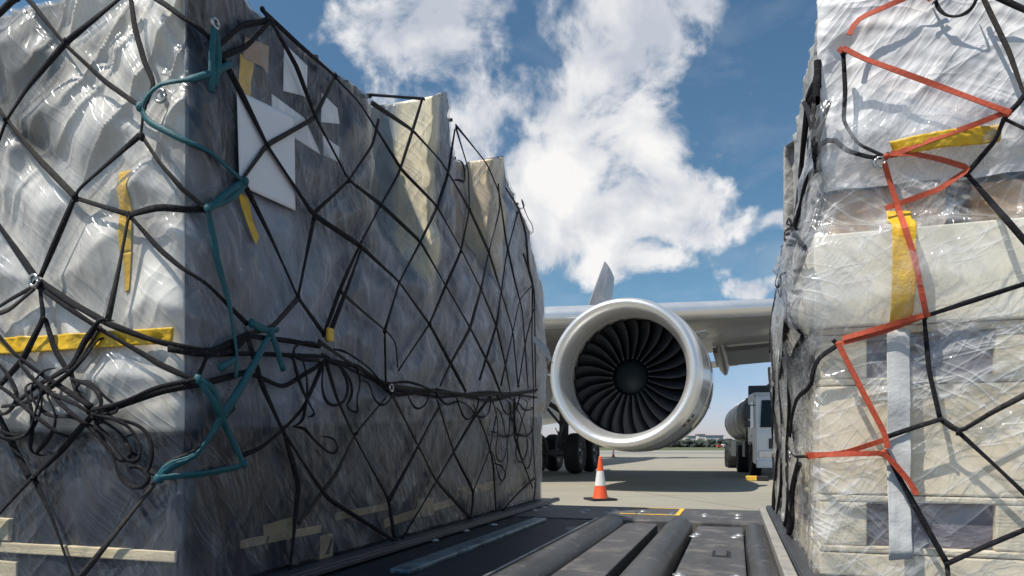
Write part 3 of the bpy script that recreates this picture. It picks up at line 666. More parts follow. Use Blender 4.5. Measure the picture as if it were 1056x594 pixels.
patch(WL, [(331, 96), (347, 112), (349, 128), (330, 126)], True, .004, 'document_sheet', M['paper'], cargoL)
patch(WL, [(332, 140), (349, 152), (349, 168), (333, 160)], True, .004, 'document_sheet', M['paper'], cargoL)
patch(WL, [(247, 55), (258, 66), (257, 100), (244, 96)], True, .004, 'yellow_tape', M['yellow'], cargoL)
patch(WL, [(252, 38), (276, 48), (275, 76), (249, 60)], True, .005, 'brown_label', M['brown'], cargoL)
patch(WL, [(240, 200), (250, 204), (257, 245), (249, 254)], True, EP, 'yellow_tape', M['yellow'], cargoL)
tag(patch(WL, [(-40, 352), (184, 339), (182, 355), (-40, 370)], False, EP, 'yellow_tape', M['yellow'], cargoL, 90, 8, wav=.03), 'crumpled wide yellow strip across the front')
patch(WL, [(124, 178), (138, 176), (136, 260), (126, 262)], False, .003, 'yellow_tape', M['yellow'], cargoL)
patch(WL, [(128, 262), (136, 260), (134, 300), (130, 302)], False, .003, 'yellow_tape', M['yellow'], cargoL)
patch(WL, [(540, 340), (545, 352), (562, 372), (560, 375)], True, .06, 'white_strip', M['whitetape'], cargoL, 8, 4) if False else None
def batten(pa, pb, hz, dep, side, e=.0, m='wood', name='wooden_batten'):
    ta, za = WL.hit(*pa, side); tb, zb = WL.hit(*pb, side)
    A = WL.pos(np.array(ta), np.array(za), e, False); B = WL.pos(np.array(tb), np.array(zb), e, False)
    A, B = Vector(A), Vector(B); Nn_ = ns3 if side else nf3; ax = B-A; mid = (A+B)/2; L_ = ax.length
    rz = math.atan2(ax.y, ax.x)
    q_ = .007 if side else -.002; A = A-Nn_*(e+q_); B = B-Nn_*(e+q_); mid = (A+B)/2
    o = MB().box((0, 0, 0), (L_, dep, hz), 0, .004).build(name, M[m], None)
    o.matrix_basis = Matrix.Translation(mid) @ Matrix.Rotation(rz, 4, 'Z') @ Matrix.Rotation(-math.atan2(ax.z, math.hypot(ax.x, ax.y)), 4, 'Y')
    o.parent = cargoL; o.matrix_parent_inverse = world_of(cargoL).inverted()
    return o
batten((-60, 560), (186, 574), .032, .03, False, .008)
batten((-20, 543), (14, 546), .07, .03, False, .004)
batten((2, 590), (22, 592), .08, .03, False, .004)
batten((193, 572), (330, 545), .030, .03, True, .004, 'woodshade')
batten((270, 548), (300, 540), .045, .03, True, .004, 'woodshade')
batten((328, 566), (342, 563), .10, .03, True, .002, 'woodshade')
batten((345, 533), (400, 522), .030, .03, True, .002, 'woodshade')
batten((395, 540), (470, 516), .04, .03, True, .002, 'woodshade')
batten((430, 524), (446, 522), .09, .03, True, .004, 'woodshade')
batten((470, 508), (510, 500), .05, .03, True, .002, 'woodshade')
# loose corner film hanging at the near corner
def loose(W, pts_top, z0, z1, e0, name, root, m, seed, xsp=.0):
    pass

def net_mesh(W, polys, loops, xc, r, e, name, root, mats, knots=True, jitter=.0):
    b = MB(); P3 = []
    fine = W.finep
    def place(tz, ee, lift=0):
        tz = np.array(tz); out = []
        P, Nn = W.base(tz[:, 0]); off = W.hb(tz[:, 0], tz[:, 1])+ee
        Q = np.concatenate([P+Nn*off[:, None], tz[:, 1:2]], -1)
        place.nn = [Vector((x[0], x[1], 0)) for x in Nn]
        return [Vector(q) for q in Q]
    nodes = {}; cnt = {}
    for i, pl in enumerate(polys):
        tz = on_wrap(W, densify(pl, 6), xc, e)
        dup = (i*7) % 3
        pts = soften(place(tz, e+.002*dup), 1)
        rad = r*(1+.12*((i*5) % 3-1))
        b.tube(pts, rad, 8, mi=1 if i % 5 == 0 and len(mats) > 1 else 0, flat=1.35, nrm=place.nn, ph=i*1.3)
        for p in pl:
            key = (round(p[0]/7), round(p[1]/7)); cnt.setdefault(key, set()).add(i); nodes[key] = p
    for i, pl in enumerate(loops):
        tz = on_wrap(W, densify(curve(pl, 3), 4), xc, e)
        ex = .01+.012*((i*3) % 4)/3
        pts = place(tz, e+ex)
        nL = len(pts); ev = [min(1, k/4, (nL-1-k)/4) for k in range(nL)]
        pts = [p-n_*((1-q)*(ex+.022)) for p, n_, q in zip(pts, place.nn, ev)]
        pts = soften(pts, 2)
        b.tube(pts, r*.85, 8, flat=1.35, nrm=place.nn, ph=i*.9, rr=[r*.72*(.35+.65*q) for q in ev])
    kb = b
    for key, p in nodes.items():
        if len(cnt[key]) < 2: continue
        if not (0 <= p[0] <= 1056 and -5 <= p[1] <= 594): continue
        t, z = on_wrap(W, [p], xc, 0)[0]
        q = place([(t, z)], e+.003)[0]
        g = bmesh.ops.create_icosphere(kb.bm, subdivisions=2, radius=r*random.uniform(1.15, 1.4), matrix=Matrix.Translation(q) @ Matrix.Rotation(random.random()*3, 4, 'X') @ Matrix.Diagonal((1.1, .9, 1.6, 1)))
        for v in g['verts']:
            for f in v.link_faces: f.smooth = True
    o = b.build('mesh_strands', mats, None); finish(o, root)
netL = empty('cargo_net', (CL[0]+.02, CL[1]-.02, ZD)); tag(netL, 'black rope net tied in diamonds over the left freight stack', 'cargo net')
net_mesh(WL, NETL, LOOPL, xcL, .0066, .030, 'net', netL, [M['rope'], M['ropegrey']])
# unseen continuation over the top
tb = MB()
for k in range(9):
    t0 = .2+k*.42; A = Vector(WL.pos(np.array(t0), np.array(float(ztopL(np.array(t0)))), .012, False)); B = A+Vector((-n2[0]*1.9, -n2[1]*1.9, .0)); B.z = 2.38
    tb.tube([A, A.lerp(B, .1)+Vector((0, 0, .04)), A.lerp(B, .5)+Vector((0, 0, .06)), B], .009, 6)
finish(tb.build('unseen_top_ropes', M['rope'], None), netL)
def torus(name, c, R_, r_, nrm, m, root, n=20):
    q = Vector(nrm).to_track_quat('Z', 'Y').to_matrix(); pts = [Vector(c)+q @ Vector((math.cos(2*math.pi*i/n)*R_, math.sin(2*math.pi*i/n)*R_, 0)) for i in range(n+1)]
    return finish(MB().tube(pts, r_, 6).build(name, m, None), root)
def at(W, px, py, side, e):
    t, z = W.hit(px, py, side); return Vector(W.pos(np.array(t), np.array(z), e, False))
nf3 = Vector((-d2[0], -d2[1], 0)); ns3 = Vector((n2[0], n2[1], 0))
torus('ring', at(WL, 50, 293, False, .045), .017, .006, nf3, M['steel'], netL)
torus('ring', at(WL, 177, 107, False, .045), .017, .005, nf3, M['steel'], netL)
torus('ring', at(WL, 209, 27, True, .045), .013, .005, ns3, M['steel'], netL)
torus('ring', at(WL, 394, 400, True, .045), .016, .005, ns3, M['steel'], netL)
b = MB(); P0_ = at(WL, 541, 343, True, .04); ws = [P0_, P0_+Vector((.05, -.02, -.06)), P0_+Vector((.11, -.04, -.15)), P0_+Vector((.17, -.05, -.24))]
wsx = [ws[0].lerp(ws[1], .5), ws[1], ws[1].lerp(ws[2], .5), ws[2], ws[3]]
pr = b
for A_, B_ in zip(wsx, wsx[1:]): pass
b.prism([wsx[0], wsx[1]+Vector((.02, 0, .012)), wsx[3]+Vector((.025, 0, .02)), wsx[4], wsx[3]-Vector((.025, 0, .0)), wsx[1]-Vector((.02, 0, .01))], (0, .004, .002)); finish(b.build('loose_tail', M['whitetape'], None), netL)
o = MB().box(at(WL, 327, 346, True, .055), (.012, .035, .05), -TH, .005).build('tag_plate', M['yellow'], None); finish(o, netL)
tag(o, 'small faded yellow tag')

ropeT = empty('teal_rope', (CL[0]+.03, CL[1], 1.0)); tag(ropeT, 'teal flat rope laced down the near corner of the left freight stack', 'rope')
TEAL = [[(209, 28), (212, 45), (213, 64), (208, 92)], [(208, 30), (206, 60), (206, 98)], [(226, 68), (200, 82), (177, 94), (165, 106), (158, 118), (163, 130), (200, 155), (239, 189)], [(242, 190), (228, 205), (203, 216)], [(239, 189), (222, 200), (203, 218)],
        [(203, 216), (210, 265), (224, 313), (232, 366), (231, 390)], [(246, 333), (267, 342), (274, 360), (281, 383)], [(267, 346), (243, 390), (219, 430), (175, 493)], [(265, 348), (240, 392), (214, 432), (176, 496)], [(197, 392), (215, 429), (237, 473), (240, 480), (205, 487), (175, 493)],
        [(232, 370), (213, 381)], [(246, 333), (258, 342), (275, 341)], [(197, 392), (208, 400), (216, 428)]]
b = MB()
for pl in TEAL:
    tz = on_wrap(WL, densify(pl, 6), xcL, 0); pts = soften([Vector(WL.pos(np.array(t), np.array(z), .044, False)) for t, z in tz], 1); b.tube(pts, .0075, 8, flat=1.3, nrm=[ns3 if t > 0 else nf3 for t, z in tz])
for p in [(158, 118), (240, 189), (203, 217), (267, 344), (247, 334), (176, 493), (239, 478), (197, 392)]:
    t, z = on_wrap(WL, [p], xcL, 0)[0]; c = Vector(WL.pos(np.array(t), np.array(z), .046, False))
    g = bmesh.ops.create_icosphere(b.bm, subdivisions=2, radius=.010, matrix=Matrix.Translation(c) @ Matrix.Diagonal((1.2, .9, 1.5, 1)))
finish(b.build('rope_strand', M['teal'], None), ropeT)

# ================================================================== RIGHT CARGO
CR = (1.0, 2.262)
def ztopR(t): t = np.asarray(t, float); return 0*t+2.95
def bigR(t, z):
    t = np.asarray(t, float); z = np.asarray(z, float); side = t > 0
    bulge = .035*sm(z, 1.28, 1.42)*(1-sm(z, 1.62, 1.70))
    recf = -.045*sm(z, 1.64, 1.68)*(1-sm(z, 1.80, 1.90))
    f = bulge+recf+.0*z
    sdl = -.11*sm(z, 1.65, 2.5)+.04*sm(z, 1.3, 1.4)*(1-sm(z, 1.6, 1.75))*(1-sm(t, .3, 1.4))-.02*sm(z, .6, .9)*0-.025*(1-sm(z, 1.0, 1.3))
    return np.where(side & (t < 2.6), sdl, np.where(t >= 2.6, 0, f))
WR = Wrap(CR, n2, d2, -d2, -n2, 1.6, 2.55, bigR, ztopR); WR.sgn = -1
def xcR(y): return float(np.interp(y, [0, 60, 100, 180, 235, 330, 594], [877, 868, 862, 842, 840, 836, 836]))
NETR = [
 [(1004, -10), (1012, 10), (1036, 60), (1052, 106), (1056, 112)], [(1005, -4), (1056, 20), (1075, 28)], [(1060, 92), (1046, 112), (1031, 127), (1022, 150), (993, 184)], [(1031, 128), (1062, 143)], [(993, 184), (1024, 220), (1060, 262)],
 [(866, -6), (866, 30), (870, 56), (866, 61)], [(868, 62), (870, 100), (868, 130), (882, 153), (912, 167)], [(850, 140), (870, 160), (898, 168), (912, 166)],
 [(1060, 293), (1010, 309), (952, 328)], [(950, 330), (955, 384), (966, 432)], [(966, 432), (985, 446), (1020, 425), (1060, 404)], [(966, 433), (940, 441), (911, 451)], [(985, 446), (1020, 478), (1060, 516)], [(912, 468), (921, 485), (948, 535), (973, 579)], [(1060, 541), (1015, 560), (973, 579)], [(973, 579), (975, 600)],
 [(863, 357), (846, 370), (838, 395), (826, 430), (824, 450)], [(834, 474), (828, 510), (818, 570), (814, 600)], [(863, 358), (858, 352)],
]
SIDER = [  # on the narrow flank
 [(851, 5), (845, 50), (839, 100), (832, 150), (826, 200), (822, 238)], [(862, 0), (855, 50), (846, 110), (838, 170), (832, 215), (824, 240)], [(866, 62), (862, 110), (850, 150), (842, 190), (830, 235)], [(843, 60), (834, 120), (828, 190), (826, 225)], [(850, 30), (864, 55)], [(836, 105), (860, 160)],
 [(822, 240), (812, 265), (805, 285), (806, 300), (815, 312)], [(808, 290), (803, 310), (796, 330), (792, 350), (795, 372)], [(814, 298), (820, 305), (822, 330), (818, 360), (812, 390)], [(826, 300), (822, 330), (828, 350)],
 [(792, 322), (796, 345), (788, 372)], [(800, 345), (806, 400), (800, 450), (806, 500), (803, 545)], [(812, 350), (806, 390), (812, 440), (808, 500), (812, 556)], [(818, 360), (822, 410), (816, 470), (820, 520), (812, 560)], [(798, 380), (804, 430), (810, 470), (800, 520)], [(826, 350), (816, 400), (822, 440), (828, 470)], [(806, 450), (814, 480), (806, 530)], [(832, 478), (822, 510), (826, 540), (815, 585)],
]
LOOPR = [[(960, 8), (963, 18), (972, 26), (986, 26), (998, 18), (1003, 5)], [(822, 232), (828, 222), (836, 230), (834, 245), (824, 248), (820, 238), (830, 234)], [(820, 242), (832, 238), (834, 250), (822, 252)], [(806, 270), (803, 285), (812, 298), (822, 290), (818, 280)], [(824, 445), (822, 460), (832, 472), (838, 470)]]
dR = dist_field(seg_field(NETR, WR, xcR))
def fineR(t, z):
    t = np.asarray(t, float); z = np.asarray(z, float); dd = dR(t, z) if t.size > 1 else .1
    wt = t+.1*fbm(t*3, z*3, 140); wz = z+.1*fbm(t*3, z*3, 141)
    f = (ridge(wt*3+wz*2, wz*6-wt*3, 150, 4)-.45)*.012 + .02*sm(dd, 0, .1)
    vert = (ridge(wt*9, wz*1.2, 160, 3)-.6)*.03
    f = np.where(t > 0, vert+f*.5, f)
    loosec = .02*np.exp(-((t+.05)/.12)**2)*sm(z, 1.3, 1.45)*(1-sm(z, 1.55, 1.7))
    return f+loosec
WR.finep = fineR
tsR = np.concatenate([np.linspace(-1.6, -.8, 14)[:-1], np.arange(-.8, .09, .005), np.arange(.09, 2.62, .014), np.linspace(2.63, 2*2.55+1.6, 40)])
def rbox(z0, z1, ins, name, m, label=None, cat=None, group=None, t0=0, wid=1.5, len_=2.45, bev=.006, parent=None, i2=None):
    """box standing square in the right stack, its near-left corner inset from the stack corner"""
    c = np.array(CR)+n2*(ins+t0)+d2*(i2 if i2 is not None else ins)
    mid = c+n2*wid/2+d2*len_/2
    o = MB().box((0, 0, 0), (wid, len_, z1-z0), 0, bev).build(name, m, parent)
    o.matrix_basis = Matrix.Translation((mid[0], mid[1], (z0+z1)/2)) @ Matrix.Rotation(-TH, 4, 'Z')
    if parent: o.matrix_parent_inverse = world_of(parent).inverted()
    elif label: tag(o, label, cat, group)
    return o
def wood_pallet(z0, z1, label, blocks, group):
    r = empty('wooden_pallet', (CR[0], CR[1], z0), -TH); tag(r, label, 'pallet', group)
    rbox(z1-.022, z1-.001, .02, 'deck_board', M['woodpale'], parent=r); rbox(z0+.001, z0+.022, .02, 'bottom_board', M['woodpale'], parent=r)
    for (t0, wd) in blocks:
        for k in range(3): rbox(z0+.023, z1-.023, .022, 'block', M['woodpale'], parent=r, t0=t0, wid=wd, len_=.14, i2=.022+k*1.1)
    rbox(z0+.023, z1-.023, .05, 'dark_infill', M['purple'], parent=r, wid=1.4, len_=2.3)  # dark solid filling the gaps between the blocks
    return r
G1 = 'wooden pallets in the right stack'
wood_pallet(.60, .79, 'pale wooden pallet low in the right stack with dark infill between its blocks', [(.0, .14), (.50, .20), (1.2, .14)], G1)
wood_pallet(1.15, 1.34, 'pale wooden pallet at mid height of the right stack, under the white crate', [(.0, .14), (.50, .14), (1.2, .14)], G1)
G2 = 'cartons under clear film in the right stack'
rbox(.522, .598, .02, 'carton', M['cream'], 'flat cream carton at the very bottom of the right stack', 'carton', G2)
rbox(.792, 1.148, .02, 'carton', M['cream'], 'large cream carton between the two wooden pallets on the right', 'carton', G2)
rbox(1.342, 1.648, .0, 'carton', M['creamwhite'], 'whitish carton at head height in the right stack with a yellow tape strip', 'carton', G2, wid=1.55)
rbox(1.650, 1.80, .055, 'cardboard_box', M['brown'], 'brown cardboard box squeezed under the silver bale on the right', 'box', None, wid=.34, len_=1.1)
rbox(1.651, 1.79, .07, 'cardboard_box', M['brown'], 'second brown cardboard box at the right edge under the silver bale', 'box', None, t0=.40, wid=.9, len_=1.1)
baleR = empty('wrapped_bale', (CR[0], CR[1], 1.84)); tag(baleR, 'silver grey film-wrapped bale on top of the right stack behind orange straps', 'bale')
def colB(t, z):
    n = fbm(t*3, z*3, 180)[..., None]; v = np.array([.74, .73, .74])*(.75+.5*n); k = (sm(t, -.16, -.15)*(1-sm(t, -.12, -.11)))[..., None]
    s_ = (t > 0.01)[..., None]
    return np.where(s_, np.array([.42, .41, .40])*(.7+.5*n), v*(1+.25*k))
finB = lambda t, z: fineR(t, z)*1.3
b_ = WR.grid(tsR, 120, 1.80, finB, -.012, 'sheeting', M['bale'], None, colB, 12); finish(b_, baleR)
filmR = WR.grid(tsR, 220, ZD+.03, lambda t, z: fineR(t, z)+.004, .012, 'stretch_film', M['film_right'], None, None, 0, z1=2.0)
tag(filmR, 'creased clear stretch film wrapped round the cartons of the right stack', 'plastic film')
# torn flaps of film at the flank
def flap(W, quad, side, e, name, root, m, nu=30, nv=30, amp=.06, seed=3):
    q = [np.array(W.hit(x, y, side)) for x, y in quad]; bm = bmesh.new(); vs = []
    uvs = {}
    for j in range(nv+1):
        row = []
        for i in range(nu+1):
            a, b = i/nu, j/nv; p = (q[0]*(1-a)+q[1]*a)*(1-b)+(q[3]*(1-a)+q[2]*a)*b
            ed = min(1, min(b, 1-b)*3)*1.0
            o_ = e+amp*(ridge(np.array(a*3.+seed), np.array(b*1.2+seed), seed, 3)-.3)*ed
            P = W.pos(np.array(p[0]), np.array(p[1]), float(o_), False); v = bm.verts.new(P); uvs[v] = (p[0]+seed, p[1]); row.append(v)
        vs.append(row)
    ul = bm.loops.layers.uv.new('UVMap')
    for j in range(nv):
        for i in range(nu):
            f = bm.faces.new((vs[j][i], vs[j][i+1], vs[j+1][i+1], vs[j+1][i])); f.smooth = True
            for l in f.loops: l[ul].uv = uvs[l.vert]
    me = bpy.data.meshes.new(name); bm.to_mesh(me); bm.free(); o = link(name, me, m, None)
    return finish(o, root) if root else o
flapR = empty('film_remnant', (CR[0], CR[1], 1.4)); tag(flapR, 'loose torn clear film flapping at the flank corner of the right stack', 'plastic film')
flap(WR, [(822, 240), (846, 236), (848, 345), (826, 340)], True, .05, 'film_flap', flapR, M['film_loose'], amp=.06, seed=3)
flap(WR, [(806, 285), (838, 280), (836, 420), (804, 440)], True, .02, 'film_flap', flapR, M['film_loose'], amp=.05, seed=8)
flap(WR, [(800, 420), (834, 400), (832, 590), (804, 560)], True, .015, 'film_flap', flapR, M['film_loose'], amp=.04, seed=12)
flap(WR, [(846, 60), (866, 40), (838, 235), (828, 235)], True, .03, 'film_flap', flapR, M['film_loose'], amp=.05, seed=15)
ER = .024
cartW = [o for o in bpy.data.objects if o.get('label', '').startswith('whitish carton')][0]
cartC = [o for o in bpy.data.objects if o.get('label', '').startswith('large cream carton')][0]
patch(WR, [(912, 222), (936, 222), (938, 336), (914, 338)], False, ER+.0, 'yellow_tape', M['yellow'], cartW)
patch(WR, [(912, 342), (936, 340), (938, 574), (914, 576)], False, ER, 'white_tape', M['whitetape'], cartC)
patch(WR, [(914, 152), (1030, 132), (1028, 150), (920, 168)], False, .035, 'yellow_tape', M['yellow'], baleR, 60, 8, wav=.03)
netR = empty('cargo_net', (CR[0], CR[1], ZD)); tag(netR, 'black rope net pulled over the right freight stack and hanging down its narrow flank', 'cargo net')
net_mesh(WR, NETR, LOOPR, xcR, .0060, .036, 'net', netR, [M['rope'], M['ropegrey']])
b = MB()
for i, pl in enumerate(SIDER):
    tz = on_wrap(WR, densify(curve(pl, 2), 6), xcR, 0, side=True)
    P = soften([Vector(WR.pos(np.array(min(t, 2.5)), np.array(z), .016+.007*(i % 3), False)) for t, z in tz], 2); b.tube(P, .0095, 6, flat=1.3, mi=0)
finish(b.build('flank_ropes', [M['rope']], None), netR)
torus('ring', at(WR, 827, 470, True, .05), .02, .006, (-n2[0], -n2[1], 0), M['steel'], netR)
torus('ring', at(WR, 904, 174, False, .05), .016, .006, nf3, M['steel'], netR)
strapO = empty('orange_strap', (CR[0], CR[1], 1.0)); tag(strapO, 'orange webbing strap laced in zigzag across the right freight stack', 'strap')
ORG = [[(962, -8), (950, 0), (884, 29), (876, 36), (873, 46)], [(963, 0), (951, 12)], [(866, 60), (885, 70), (960, 98), (1034, 126)], [(1034, 123), (993, 139), (963, 149), (914, 168)], [(914, 166), (936, 166), (965, 172), (994, 181), (963, 202), (909, 221)], [(908, 176), (915, 200), (925, 230), (938, 270), (944, 300), (950, 329)],
       [(950, 328), (910, 344), (863, 357)], [(952, 327), (905, 341), (866, 352)], [(862, 358), (885, 403), (909, 449), (911, 462)], [(911, 453), (871, 466), (832, 472)], [(832, 469), (870, 468), (908, 467), (920, 480), (932, 494), (941, 509)], [(866, 60), (862, 64)]]
def ribbon(bmb, pts, nrm, wd, th):
    pts = [Vector(p) for p in pts]; rings = []
    for i, p in enumerate(pts):
        t = (pts[min(i+1, len(pts)-1)]-pts[max(i-1, 0)]).normalized(); nn = Vector(nrm); s_ = t.cross(nn).normalized()
        tw = .25*math.sin(i*.35); s_ = (s_+nn*tw).normalized(); nn = s_.cross(t)
        rings.append([bmb.bm.verts.new(p+s_*wd/2*a+nn*th/2*b_) for a, b_ in ((-1, -1), (1, -1), (1, 1), (-1, 1))])
    for A, B in zip(rings, rings[1:]):
        for k in range(4): bmb.bm.faces.new((A[k], A[(k+1) % 4], B[(k+1) % 4], B[k]))
    bmb.bm.faces.new(rings[0][::-1]); bmb.bm.faces.new(rings[-1])
b = MB()
for i, pl in enumerate(ORG):
    tz = on_wrap(WR, densify(pl, 6), xcR, 0, side=False)
    P = soften([Vector(WR.pos(np.array(t), np.array(z), .056+.003*(i % 3), False)) for t, z in tz], 1); ribbon(b, P, nf3, .0165, .003)
for p in [(911, 168), (1032, 126), (951, 328), (863, 357), (909, 466), (868, 61)]:
    t, z = WR.hit(*p, False); c = Vector(WR.pos(np.array(t), np.array(z), .055, False))
    bmesh.ops.create_icosphere(b.bm, subdivisions=2, radius=.010, matrix=Matrix.Translation(c) @ Matrix.Diagonal((1.3, .7, .9, 1)))
finish(b.build('webbing', M['orange'], None), strapO)

# ================================================================== DECK (local frame: x = across w, y = along depth)
DK = empty('roller_deck', (0, 0, 0), -TH); tag(DK, 'dark steel roller deck of a cargo loader running between the two freight stacks', 'loader deck')
def wl(px, py, z=ZD):                       # deck pixel -> local (w, s)
    D = (H-z)*F/(py-PY); X = (px-PX)/F*D; return X*n2[0]+D*n2[1], X*d2[0]+D*d2[1]
s_far = wl(700, 524)[1]; s_rol = wl(690, 538)[1]; s0 = -.5
zb = ZD-.075
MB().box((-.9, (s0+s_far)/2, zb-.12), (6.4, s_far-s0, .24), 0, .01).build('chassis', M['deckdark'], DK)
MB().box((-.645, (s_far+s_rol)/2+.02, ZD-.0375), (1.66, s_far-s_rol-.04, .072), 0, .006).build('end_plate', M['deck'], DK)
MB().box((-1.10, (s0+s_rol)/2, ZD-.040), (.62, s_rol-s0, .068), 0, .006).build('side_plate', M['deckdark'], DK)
def plate(w0, w1, s1, z=ZD-.012, name='floor_plate', m='deck'):
    return MB().box(((w0+w1)/2, (s0+s1)/2, (z+zb)/2), (w1-w0, s1-s0, z-zb), 0, .008).build(name, M[m], DK)
plate(-.632, -.445, s_rol-.02); plate(-.213, .035, s_rol-.07, ZD-.01)
def roll(w, r, s1, z=ZD-.045):
    o = MB().cyl((w, s0, z), (w, s1, z), r, n=40).build('roller', M['roller'], DK)
    MB().cyl((w, s1-.001, z), (w, s1+.05, z), r*.35, n=16).build('axle', M['steel'], o)
    return o
roll(-.725, .080, s_rol-.0); roll(-.322, .078, s_rol+.0); roll(.098, .060, s_rol-.06)
MB().box((-.812, (s0+s_rol)/2, ZD-.004), (.012, s_rol-s0, .03), 0, .003).build('edge_trim', M['alu'], DK)
MB().box((.172, (s0+s_far)/2, ZD-.012), (.042, s_far-s0, .07), 0, .006).build('side_rail', M['railalu'], DK)
# worn steel strip with end caps
sa, sb = wl(400, 590)[1], wl(550, 536)[1]; MB().box((-1.135, (sa+sb)/2, ZD+.004), (.085, sb-sa, .022), 0, .008).build('guide_strip', M['worn'], DK)
# latch pocket
wq, sq = wl(744, 569)
MB().box((wq, sq, ZD-.011), (.075, .17, .006), 0, .002).build('latch_pocket', M['black'], DK)
MB().box((wq, sq+.0, ZD-.006), (.046, .15, .010), 0, .004).build('latch', M['deck'], DK)
# bolts and transfer balls
BO = [(719, 549), (762, 550), (716, 551), (758, 552), (701, 590), (760, 592), (727, 532), (727, 530.5), (761, 531), (761, 534), (660, 530), (663, 527), (692, 531), (605, 526), (600, 528), (626, 529), (634, 526), (560, 523), (551, 526), (508, 541), (479, 547), (447, 557), (385, 573), (567, 520)]
bolt_me = None
for (x, y) in BO:
    ww, ss = wl(x, y)
    if bolt_me is None:
        o = MB().lathe([(0, .027), (.003, .026), (.004, .017), (.007, .014), (.010, .008), (.011, .0008)], 18).build('bolt', M['alu'], DK); bolt_me = o.data
    else:
        o = bpy.data.objects.new('bolt', bolt_me); COL.objects.link(o); o.parent = DK
    o.location = (ww, ss, ZD-.0015 if not (-.25 < ww < .05 and ss < s_rol-.06) else ZD-.0105)
# yellow painted frame on the end plate
pa, pb_ = wl(640, 531), wl(700, 525)
def ystrip(w0, w1, q0, q1): MB().box(((w0+w1)/2, (q0+q1)/2, ZD+.0012), (w1-w0, q1-q0, .0015)).build('yellow_marking', M['paintyellow'], DK)
wA, wB_ = wl(640, 529)[0], wl(698, 529)[0]; qn = wl(660, 530.5)[1]
ystrip(wA, wB_, qn, qn+.035); ystrip(wA+.0, wB_, s_far-.075, s_far-.05); ystrip(wB_-.0, wB_+.03, qn, s_far-.05)
for (x, y) in ((-3.2, .8), (-3.2, 4.0), (1.4, .8), (1.4, 4.0), (-.9, 4.2)):
    MB().cyl((x, y, .13), (x+.16, y, .13), .13, n=24).build('wheel', M['rubber'], DK)

def air_pallet(w0, w1, q0, q1, label):
    r = empty('aircraft_pallet', tuple(n2*w0+d2*q0)+(ZD,), -TH); tag(r, label, 'pallet', 'metal aircraft pallets')
    MB().box(((w1-w0)/2, (q1-q0)/2, .012), (w1-w0, q1-q0, .020), 0, .004).build('base_sheet', M['pallet'], r)
    for x in (.022, w1-w0-.022):
        MB().box((x, (q1-q0)/2, .026), (.034, q1-q0-.01, .010), 0, .003).build('edge_rail', M['pallet'], r)
    return r
sL = CL[0]*d2[0]+CL[1]*d2[1]; wL = CL[0]*n2[0]+CL[1]*n2[1]; sR = CR[0]*d2[0]+CR[1]*d2[1]; wR = CR[0]*n2[0]+CR[1]*n2[1]
air_pallet(wL-2.3, wL+.105, sL-.1, sL+3.88, 'thin metal aircraft pallet beneath the long left freight stack')
air_pallet(wR-.045, wR+1.75, sR-.1, sR+2.7, 'thin metal aircraft pallet beneath the right freight stack')

# ================================================================== TRAFFIC CONE(S)
def cone(X, Y, h, label, rz=.3):
    r = empty('traffic_cone', (X, Y, 0), rz); tag(r, label, 'traffic cone'); k = h/.75
    MB().box((0, 0, .02*k), (.44*k, .44*k, .035*k), 0, .012*k).build('base', M['black'], r)
    b = MB(); b.lathe([(.036*k, .135*k), (.05*k, .128*k), (.25*k, .092*k)], 32, mi=0); b.lathe([(.25*k, .0935*k), (.50*k, .060*k)], 32, mi=1); b.lathe([(.50*k, .0585*k), (.72*k, .028*k), (.75*k, .024*k), (.75*k, .014*k), (.60*k, .012*k)], 32, mi=0)
    b.build('body', [M['coneorange'], M['conewhite']], r)
    return r
cone((619-PX)/F*12.0, 12.0, .77, 'orange and white striped traffic cone standing in front of the engine')
cone((632.5-PX)/F*58, 58, .75, 'tiny red and white cone far off on the apron right of the aircraft wheels')

# chock-like striped kerb piece by the truck
ck = empty('marker_block', ((783-PX)/F*18.6, 18.6, 0), -.5); tag(ck, 'low yellow and black painted marker block beside the truck', 'marker')
for k in range(2): MB().box((-.2+k*.3, 0, .07), (.295, .16, .13), 0, .02).build('segment', M['paintyellow'] if k % 2 == 0 else M['black'], ck)

# ================================================================== AIRLINER
YA = R(21); AP = empty('airliner', (2.23, 14.0, 0), -YA); tag(AP, 'parked grey and white airliner seen from the front with its engine between the stacks', 'airliner')
A0 = 9.37; zc = 2.46                          # local: x outboard from the engine axis, y aft of the intake lip
# engine
prof_out = [(.45, 1.592), (.9, 1.625), (1.6, 1.64), (2.6, 1.63), (3.4, 1.56), (4.3, 1.40), (5.2, 1.18), (5.22, 1.15), (4.2, 1.25)]
b = MB(); b.lathe([(.45, 1.596), (.9, 1.632), (1.5, 1.645)], 96, 'Y', (0, 0, zc), mi=0); b.lathe([(1.5, 1.645), (1.505, 1.638), (1.53, 1.638), (1.535, 1.645), (2.3, 1.645), (3.0, 1.60)], 96, 'Y', (0, 0, zc), mi=1)
b.lathe([(3.0, 1.60), (3.005, 1.592), (3.03, 1.590), (3.035, 1.598), (4.0, 1.46), (5.2, 1.18), (5.22, 1.15), (4.2, 1.22), (3.9, .9)], 96, 'Y', (0, 0, zc), mi=0)
b.lathe([(4.0, .8), (5.2, .78), (6.0, .62), (6.02, .58), (5.6, .55)], 64, 'Y', (0, 0, zc), mi=0)
ENG = b.build('engine', [M['nacelle'], M['nacelleband']], AP)
MB().lathe([(.60, 1.262), (.30, 1.285), (.14, 1.33), (.05, 1.375), (.005, 1.43), (.0, 1.46), (.02, 1.50), (.09, 1.542), (.22, 1.572), (.455, 1.598)], 96, 'Y', (0, 0, zc)).build('intake_lip', M['lip'], ENG)
